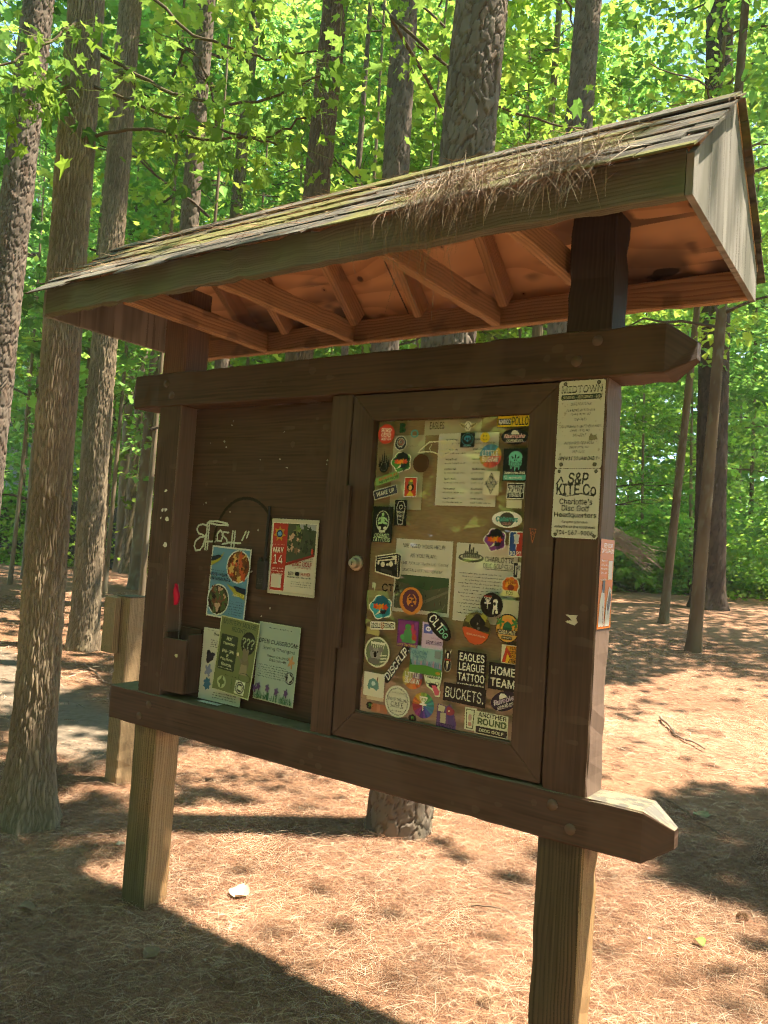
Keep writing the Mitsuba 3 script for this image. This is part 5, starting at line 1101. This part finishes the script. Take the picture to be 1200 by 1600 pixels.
bough(O, [([(-1.0, .2, 3.62), (-.65, .26, 3.63), (-.22, .38, 3.50), (.13, .5, 3.52), (.34, .51, 3.59)], .007),
          ([(-1.0, .23, 4.10), (-.5, .3, 3.80), (-.1, .33, 3.62), (.18, .46, 3.68), (.43, .56, 3.80)], .008),
          ([(-1.0, .23, 4.62), (-.32, .29, 4.02), (.07, .44, 3.86), (.31, .48, 3.86)], .007),
          ([(-.98, .2, 3.9), (-.5, .28, 3.66), (-.05, .40, 3.50), (.10, .50, 3.46)], .006),
          ([(-1.04, .14, 4.26), (-.87, -.09, 3.96), (-.83, -.29, 3.73), (-.8, -.5, 3.50)], .006),
          ([(-1.06, .12, 3.98), (-.96, -.12, 3.68), (-.94, -.23, 3.50)], .005)], 295, 5, .108,
      extra=[(.47, .47, 3.87), (.44, .45, 3.77), (.50, .48, 3.70), (.42, .44, 3.68), (.46, .5, 3.62)])
bough(TREE_AT[19], [([(-1.9, 7.9, 4.9), (-1.2, 5.0, 5.3), (-.55, 2.6, 5.3), (-.35, 1.78, 5.16), (-.1, 1.80, 4.88), (.10, 2.0, 4.68), (.33, 2.31, 4.51), (.56, 2.55, 4.47), (.72, 2.78, 4.50)], .014)], 30, 9, .11,
      extra=[(.23, 1.62, 4.08), (.35, 1.68, 4.12), (.36, 1.75, 3.90), (.13, 1.63, 3.51), (.12, 1.65, 3.41), (.09, 1.62, 3.44), (.16, 1.66, 3.58), (1.44, 2.18, 4.64), (1.40, 2.15, 4.57), (1.85, 2.46, 4.60), (1.89, 2.48, 4.72), (1.92, 2.5, 4.55), (.81, 2.39, 3.85), (.78, 2.35, 3.80), (.84, 2.42, 3.76)], col=(.26, .44, .06))

# ================================================================== things on the ground
# wooden post with a block screwed to its side
k = 'wooden_post'; tag(k, 'short square wooden post with a board block fixed near its top', 'post')
a = math.radians(-5)
M = (np.array([math.cos(a), math.sin(a), 0]), np.array([-math.sin(a), math.cos(a), 0]), AZ)
part(k, 'upright', P_(put(put(beam(1.245, .128, .128, ch=.006, wear=.006), (AZ, AX, AY), (0, 0, -.1)), M, (-1.325, 1.0, 0)), 'mat_raw'))
part(k, 'block', P_(put(put(beam(.34, .125, .045, ch=.005, wear=.006), (AZ, AX, AY), (-.070, -.094, .80)), M, (-1.325, 1.0, 0)), 'mat_raw'))
part(k, 'cap', P_(put(bx(-.068, .068, -.068, .068, 1.1462, 1.152, 'x', ch=.001), M, (-1.325, 1.0, 0)), 'mat_old'))
# fence and shed far left
k = 'fence'; tag(k, 'dark grey plank fence far off at the left edge', 'fence')
fa, fb = np.array([-22.5, 7.2]), np.array([-15.2, 12.4]); L = np.linalg.norm(fb-fa); fd = (fb-fa)/L
scene['mat_fence'] = rough(lambda p, n, uv: mix((.075, .075, .078), (.11, .105, .10), fbm(uv.x*3, uv.y*30, 1.0, 3)), .8, .2)
for i in range(int(L/.15)):
    c = fa+fd*(i*.15+.07)
    part(k, 'plank', P_(stick((*c, .45), (*c, 2.25+.02*random.Random(i).random()), .142, .02, ref=(-fd[1], fd[0], 0), seg=2, ch=.003), 'mat_fence'))
k = 'house'; tag(k, 'pale blue grey house wall glimpsed through leaves at the far left', 'house')
scene['mat_house'] = {'type': 'principled', 'base_color': {'type': 'rgb', 'value': [.42, .48, .55]}, 'roughness': .7}
Hc, Hd = np.array([-30.0, 15.5]), np.array([.80, .6]); Hn = np.array([-.6, .8])
def hbox(u0, u1, v0, v1, z0, z1):
    return np.array([[*(Hc+Hd*u+Hn*v), z] for u in (u0, u1) for v in (v0, v1) for z in (z0, z1)])
HF = np.array([[0, 1, 3], [0, 3, 2], [4, 6, 7], [4, 7, 5], [0, 4, 5], [0, 5, 1], [2, 3, 7], [2, 7, 6], [0, 2, 6], [0, 6, 4], [1, 5, 7], [1, 7, 3]])
part(k, 'wall', mikit.ply((hbox(-6, 6, 0, 7, .3, 5.4), HF), 'mat_house'))
for i in range(30): part(k, 'siding_board', mikit.ply((hbox(-6, 6, -.03, -.004, .4+i*.165, .4+i*.165+.15), HF), 'mat_house'))
V = np.array([[*(Hc+Hd*u+Hn*v), z] for u in (-6.5, 6.5) for v, z in ((-.6, 5.3), (3.5, 7.6), (7.6, 5.3))])
scene['mat_roofing'] = {'type': 'principled', 'base_color': {'type': 'rgb', 'value': [.09, .085, .08]}, 'roughness': .9}
part(k, 'roof', mikit.ply((V, np.array([[0, 3, 4], [0, 4, 1], [1, 4, 5], [1, 5, 2], [0, 1, 2], [3, 5, 4], [0, 2, 5], [0, 5, 3]])), 'mat_roofing'))
for u in (-3.5, 0, 3.5): part(k, 'window', mikit.ply((hbox(u, u+1.1, -.06, -.031, 2.2, 3.8), HF), 'mat_roofing'))
# fallen dead branch at the edge of the clearing
g = np.random.default_rng(77); ms = []
o = np.array([-1.9, 11.75, 2.05])
for i in range(46):
    e = np.array([-.75, 11.05, 1.50])+g.normal(0, .16, 3)*[1, 1, .8]; s = o+g.normal(0, .10, 3)
    kk = np.linspace(0, 1, 6)[:, None]; ms.append(tube(s+(e-s)*kk*g.uniform(.6, 1)+g.normal(0, .025, (6, 3))*kk, .007*(1-.7*kk[:, 0])+.002, 4, (.42, .30, .25)))
ms.append(tube(np.array([o, o+[-1.2, .9, -.35], o+[-2.8, 2.0, -.9]]), [.03, .05, .06], 7, (.3, .22, .17)))
scene['fallen_branch'] = C_(cat_mesh(ms), 'mat_bark'); tag('fallen_branch', 'bare pinkish dead branch fallen among bushes behind the right post', 'branch')

# pine straw: needles in real geometry
def needles(P, yaw, pitch, L, wd, col, sag, rng):
    """bent flat needles, three segments each"""
    n = len(P)
    d = np.column_stack([np.cos(yaw)*np.cos(pitch), np.sin(yaw)*np.cos(pitch), np.sin(pitch)])
    s = np.column_stack([-np.sin(yaw), np.cos(yaw), 0*yaw])
    tw = rng.normal(0, .7, n)[:, None]; s = s*np.cos(tw)+np.cross(d, s)*np.sin(tw)
    b = rng.normal(0, .12, n)
    V = np.empty((n, 4, 3))
    for k, t in enumerate((-.5, -.05, .5)):
        c = P+d*(t*L)[:, None]; c = c+s*(b*L*(t*t-.1))[:, None]; c[:, 2] += sag*(.25-t*t)*L
        if k == 1: V[:, 1], V[:, 2] = c-s*wd[:, None]*.6, c+s*wd[:, None]*.6
        else: V[:, 0 if k == 0 else 3] = c
    F = np.array([(0, 2, 1), (1, 2, 3)])[None]+(np.arange(n)*4)[:, None, None]
    return V.reshape(-1, 3), F.reshape(-1, 3), np.repeat(col[:, None], 4, 1).reshape(-1, 3)
STRAW = np.array([[.31, .16, .095], [.43, .27, .17], [.19, .085, .05], [.60, .47, .345], [.10, .052, .033]])
def straw_on_ground(n, seed, x0, x1, y0, y1, L, w, lift, clear=None, clump=0):
    g = np.random.default_rng(seed)
    xy = np.column_stack([g.uniform(x0, x1, n), g.uniform(y0, y1, n)])
    dep = (np.column_stack([xy, 0*xy[:, 0]])-CAM)@fwd
    dx = (np.column_stack([xy, 0*xy[:, 0]])-CAM)@right
    ok = (dep > .6) & (np.abs(dx) < dep*.62+.35)
    dens = meshkit.fbm(np.column_stack([xy*.9, 0*xy[:, 0]])+3, 3, 2)
    path = np.abs(xy[:, 1]-(1.55-.25*(xy[:, 0]+2.4)))
    ok &= g.random(n) < np.clip(.35+2.2*(.72-dens), .12, 1)
    ok &= ~((xy[:, 0] < -1.75) & (path < .4) & (g.random(n) < .9))
    xy = xy[ok]; n = len(xy)
    z = terrain(xy[:, 0], xy[:, 1])+g.exponential(lift, n)+.002
    tn = meshkit.fbm(np.column_stack([xy*2.4, 0*xy[:, 0]])+8, 3, 12)
    c = STRAW[g.integers(0, 5, n)]*(g.uniform(.75, 1.25, n)*np.clip(.35+1.3*tn, .5, 1.4))[:, None]
    yaw = g.uniform(0, 2*np.pi, n)+2*meshkit.fbm(np.column_stack([xy*1.3, 0*xy[:, 0]]), 2, 6)
    return needles(np.column_stack([xy, z]), yaw, g.normal(0, .10, n), L*g.uniform(.5, 1.25, n), np.full(n, w)*g.uniform(.7, 1.3, n), c, .25, g)
ms = [straw_on_ground(470000, 1, -2.3, 3.6, -1.5, 3.2, 0.118, .00095, .006), straw_on_ground(70000, 2, -7, 5, 2.4, 9, .15, .0022, .008), straw_on_ground(14000, 3, -9, -2, -1, 7, .17, .0045, .010)]
scene['pine_straw'] = C_(cat_mesh(ms), 'mat_tint'); tag('pine_straw', 'rust brown fallen pine needles strewn over the ground', kind='stuff')
# needles heaped on the roof, hanging over the eaves
g = np.random.default_rng(14); n = 860
u = np.concatenate([g.normal(1.65, .085, 380), g.normal(1.93, .075, 340), g.uniform(1.46, 2.08, 140)]); s = np.concatenate([np.abs(g.normal(0, .045, 380))-.035, g.uniform(-.03, .13, 340), g.uniform(-.03, .15, 140)])
A = np.array([slope_pt(t, -1, .038) for t in s]); P = np.column_stack([u, A]); P[:, 2] += g.exponential(.006, n)*np.exp(-((u-1.75)/.3)**2)
yaw = g.normal(-1.6, 1.0, n); pit = -.50+g.normal(0, .22, n)
hang = (s < .05); pit[hang] = -.9+g.normal(0, .42, hang.sum())
P[hang, 1] -= .035; P[hang, 2] -= .03*g.random(hang.sum())
col = np.array([[.34, .26, .19], [.26, .19, .13], [.46, .38, .29], [.16, .11, .08]])[g.integers(0, 4, n)]*g.uniform(.7, 1.2, n)[:, None]
m1 = needles(P, yaw, pit, g.uniform(.08, .19, n), g.uniform(.0014, .0024, n), col, .35, g)
n = 240; u = g.normal(1.52, .09, n); P = np.column_stack([u, np.full(n, YF-.018)-g.random(n)*.02, ZT-.02-g.exponential(.05, n)])
m2 = needles(P, g.normal(-1.2, 1.0, n), g.normal(-1.25, .25, n), g.uniform(.10, .20, n), np.full(n, .0011), np.tile([.20, .15, .08], (n, 1)), .3, g)
n = 460; u = np.concatenate([g.normal(1.63, .10, 240), g.normal(1.93, .07, 220)]); L_ = g.uniform(.07, .17, n); pt = -.75+g.normal(0, .38, n)
P = np.column_stack([u, YF-.035-.35*L_*np.cos(pt)*g.random(n), ZT+.012+.4*L_*np.sin(pt)+g.normal(0, .012, n)])
m4 = needles(P, g.normal(-1.5, .8, n), pt, L_, g.uniform(.0014, .0024, n), np.array([[.42, .33, .25], [.30, .22, .15], [.52, .44, .35], [.18, .12, .08]])[g.integers(0, 4, n)]*g.uniform(.7, 1.2, n)[:, None], .4, g)
scene['roof_straw'] = C_(cat_mesh([m1, m2, m4]), 'mat_tint'); tag('roof_straw', 'clump of dry pine needles hanging over the front eaves of the roof', kind='stuff')
n = 520; u = g.uniform(-.3, 2.2, n); s = g.uniform(.0, .5, n); A = np.array([slope_pt(t, -1, .037) for t in s])
m3 = needles(np.column_stack([u, A]), g.normal(.5, .9, n), np.zeros(n)+.1, g.uniform(.08, .18, n), np.full(n, .0016), np.array([[.36, .24, .14], [.44, .32, .2], [.3, .15, .08]])[g.integers(0, 3, n)], .1, g)
m3[0][:, 2] = np.maximum(m3[0][:, 2], np.interp(m3[0][:, 1], [YF-.03, YM], [ZT-.02, ZR])+.036)
scene['loose_needles'] = C_(m3, 'mat_tint'); tag('loose_needles', 'single pine needles scattered over the shingles', kind='stuff')
# bits of leaf and bark among the needles
g = np.random.default_rng(55); n = 1300
xy = np.column_stack([g.uniform(-5, 4, n), g.uniform(-1.3, 7, n)]); sz = g.uniform(.008, .022, n)
bits = leaf_cloud(np.column_stack([xy, terrain(xy[:, 0], xy[:, 1])+.012+g.random(n)*.01]), np.column_stack([g.normal(0, 1, n), g.normal(0, 1, n), g.normal(0, .25, n)]), np.column_stack([g.normal(0, .35, n), g.normal(0, .35, n), np.ones(n)]), sz,
                  np.array([[.42, .33, .23], [.26, .16, .09], [.32, .25, .18], [.17, .11, .07], [.33, .26, .20]])[g.integers(0, 5, n)]*g.uniform(.7, 1.2, n)[:, None], LEAF_DIA)
scene['leaf_litter'] = C_(bits, 'mat_tint'); tag('leaf_litter', 'small bits of dead leaf and bark among the pine needles', kind='stuff')
# litter that can be told apart
def dead_leaf(x, y, size, col, yaw, label):
    gx, gy = np.meshgrid(np.linspace(-1, 1, 7), np.linspace(0, 1, 9)); w = np.sin(np.pi*gy**.8)*.42
    V = np.column_stack([(gx*w).ravel()*size, ((gy-.5)*size).ravel(), (.16*gx**2*w*2+.10*np.sin(gy*5+x*9)+.05*gx*np.cos(gy*9)).ravel()*size])
    c, s_ = math.cos(yaw), math.sin(yaw); V[:, :2] = V[:, :2]@np.array([[c, s_], [-s_, c]])
    V += [x, y, terrain(np.array([x]), np.array([y]))[0]+.022]
    i, j = np.meshgrid(np.arange(8), np.arange(6), indexing='ij'); q = np.stack([i*7+j, i*7+j+1, (i+1)*7+j+1, (i+1)*7+j], -1).reshape(-1, 4)
    k = key_for('fallen_leaf'); scene[k] = C_((V, np.vstack([q[:, [0, 1, 2]], q[:, [0, 2, 3]]]), np.tile(col, (63, 1))), 'mat_tint', smooth=True); tag(k, label, 'leaf')
dead_leaf(.325, .37, .11, (.50, .40, .28), .4, 'curled pale dead leaf lying in the sun behind the left post')
dead_leaf(2.02, 1.31, .06, (.16, .34, .06), .9, 'small green leaf on the straw right of the right post')
dead_leaf(1.65, 3.06, .13, (.20, .22, .12), 2.6, 'greyish green leaf on the shaded ground beyond the lower beam')
dead_leaf(.44, -.20, .075, (.17, .125, .075), .2, 'grey green leaf in the shade at the bottom of the picture')
dead_leaf(-.48, .36, .06, (.30, .30, .24), 1.0, 'small pale leaf in the shade beside the nearest left tree')
dead_leaf(-.2, -.30, .07, (.20, .15, .10), 2.2, 'tan dead leaf in the shade at the lower left')
def cone(x, y, size, label):
    g = np.random.default_rng(abs(int(x*100))+7); ms = []
    for r in range(9):
        t = r/8; rad = size*.38*math.sin(math.pi*(.15+.75*t)); m = 11
        for i in range(m):
            a = 2*math.pi*(i+.5*(r % 2))/m; cc = np.array([(t-.5)*size, math.cos(a)*rad, math.sin(a)*rad]); o = np.array([.35, math.cos(a), math.sin(a)])*size*.13
            b = np.array([0, -math.sin(a), math.cos(a)])*size*.085
            ms.append((np.array([cc*.7-b*.4, cc*.7+b*.4, cc+o+b, cc+o-b, cc+o*.7-[size*.05, 0, 0]]), np.array([(0, 1, 2), (0, 2, 3), (3, 2, 4), (0, 3, 4), (1, 4, 2)]), np.tile([.26, .17, .10], (5, 1))))
    V, F, C = cat_mesh(ms); a = g.uniform(0, 6); c, s_ = math.cos(a), math.sin(a); V[:, :2] = V[:, :2]@np.array([[c, s_], [-s_, c]])
    k = key_for('pine_cone'); scene[k] = C_((V+[x, y, terrain(np.array([x]), np.array([y]))[0]+size*.33], F, C), 'mat_tint'); tag(k, label, 'pine cone')
cone(1.53, .34, .045, 'brown pine cone on the ground at the foot of the right post')
cone(2.12, 1.70, .05, 'pine cone with dry stalks at the right side of the straw')
cone(-1.9, 1.9, .06, 'pine cone on the straw behind the wooden post')
g = np.random.default_rng(31)
def twig(pts, r, label, col=(.16, .115, .08)):
    p = np.asarray(pts, float); t = np.linspace(0, 1, len(p)); tt = np.linspace(0, 1, 14); q = np.column_stack([np.interp(tt, t, p[:, i]) for i in range(2)]); q += g.normal(0, .006, q.shape)
    z = terrain(q[:, 0], q[:, 1])+r+.012+.01*np.sin(tt*9)
    k = key_for('twig'); scene[k] = C_(tube(np.column_stack([q, z]), r*(1-.5*tt), 6, col), 'mat_bark', smooth=True); tag(k, label, 'twig')
twig([(1.36, 3.25), (1.62, 3.0), (1.85, 2.75)], 0.006, 'brown twig on the ground right of the lower beam end')
twig([(.80, 5.3), (1.05, 4.9), (1.35, 4.6)], .014, 'forked grey root like stick in the sunny clearing at the right', (.22, .17, .13))
twig([(-.8, -.35), (-.45, -.5), (-.2, -.45)], .004, 'thin twig in the shade at the lower left')
twig([(1.15, .95), (1.32, 1.05), (1.38, 1.2)], .0045, 'thin twig in the bright straw left of the right post')
twig([(-4.4, 2.9), (-3.6, 2.6), (-2.9, 2.75)], .012, 'stick lying behind the stone dust path')
scene['air'] = {'type': 'homogeneous', 'albedo': {'type': 'rgb', 'value': [.95, .96, .97]}, 'sigma_t': {'type': 'rgb', 'value': [.0009, .0009, .001]}}
scene['haze'] = {'type': 'cube', 'to_world': T4().translate([-5, 20, 15]).scale([150, 165, 16.5]), 'bsdf': {'type': 'null'}, 'interior': {'type': 'ref', 'id': 'air'}}
tag('haze', 'thin summer haze in the air of the wood', kind='stuff')
scene['camera']['medium'] = {'type': 'ref', 'id': 'air'}
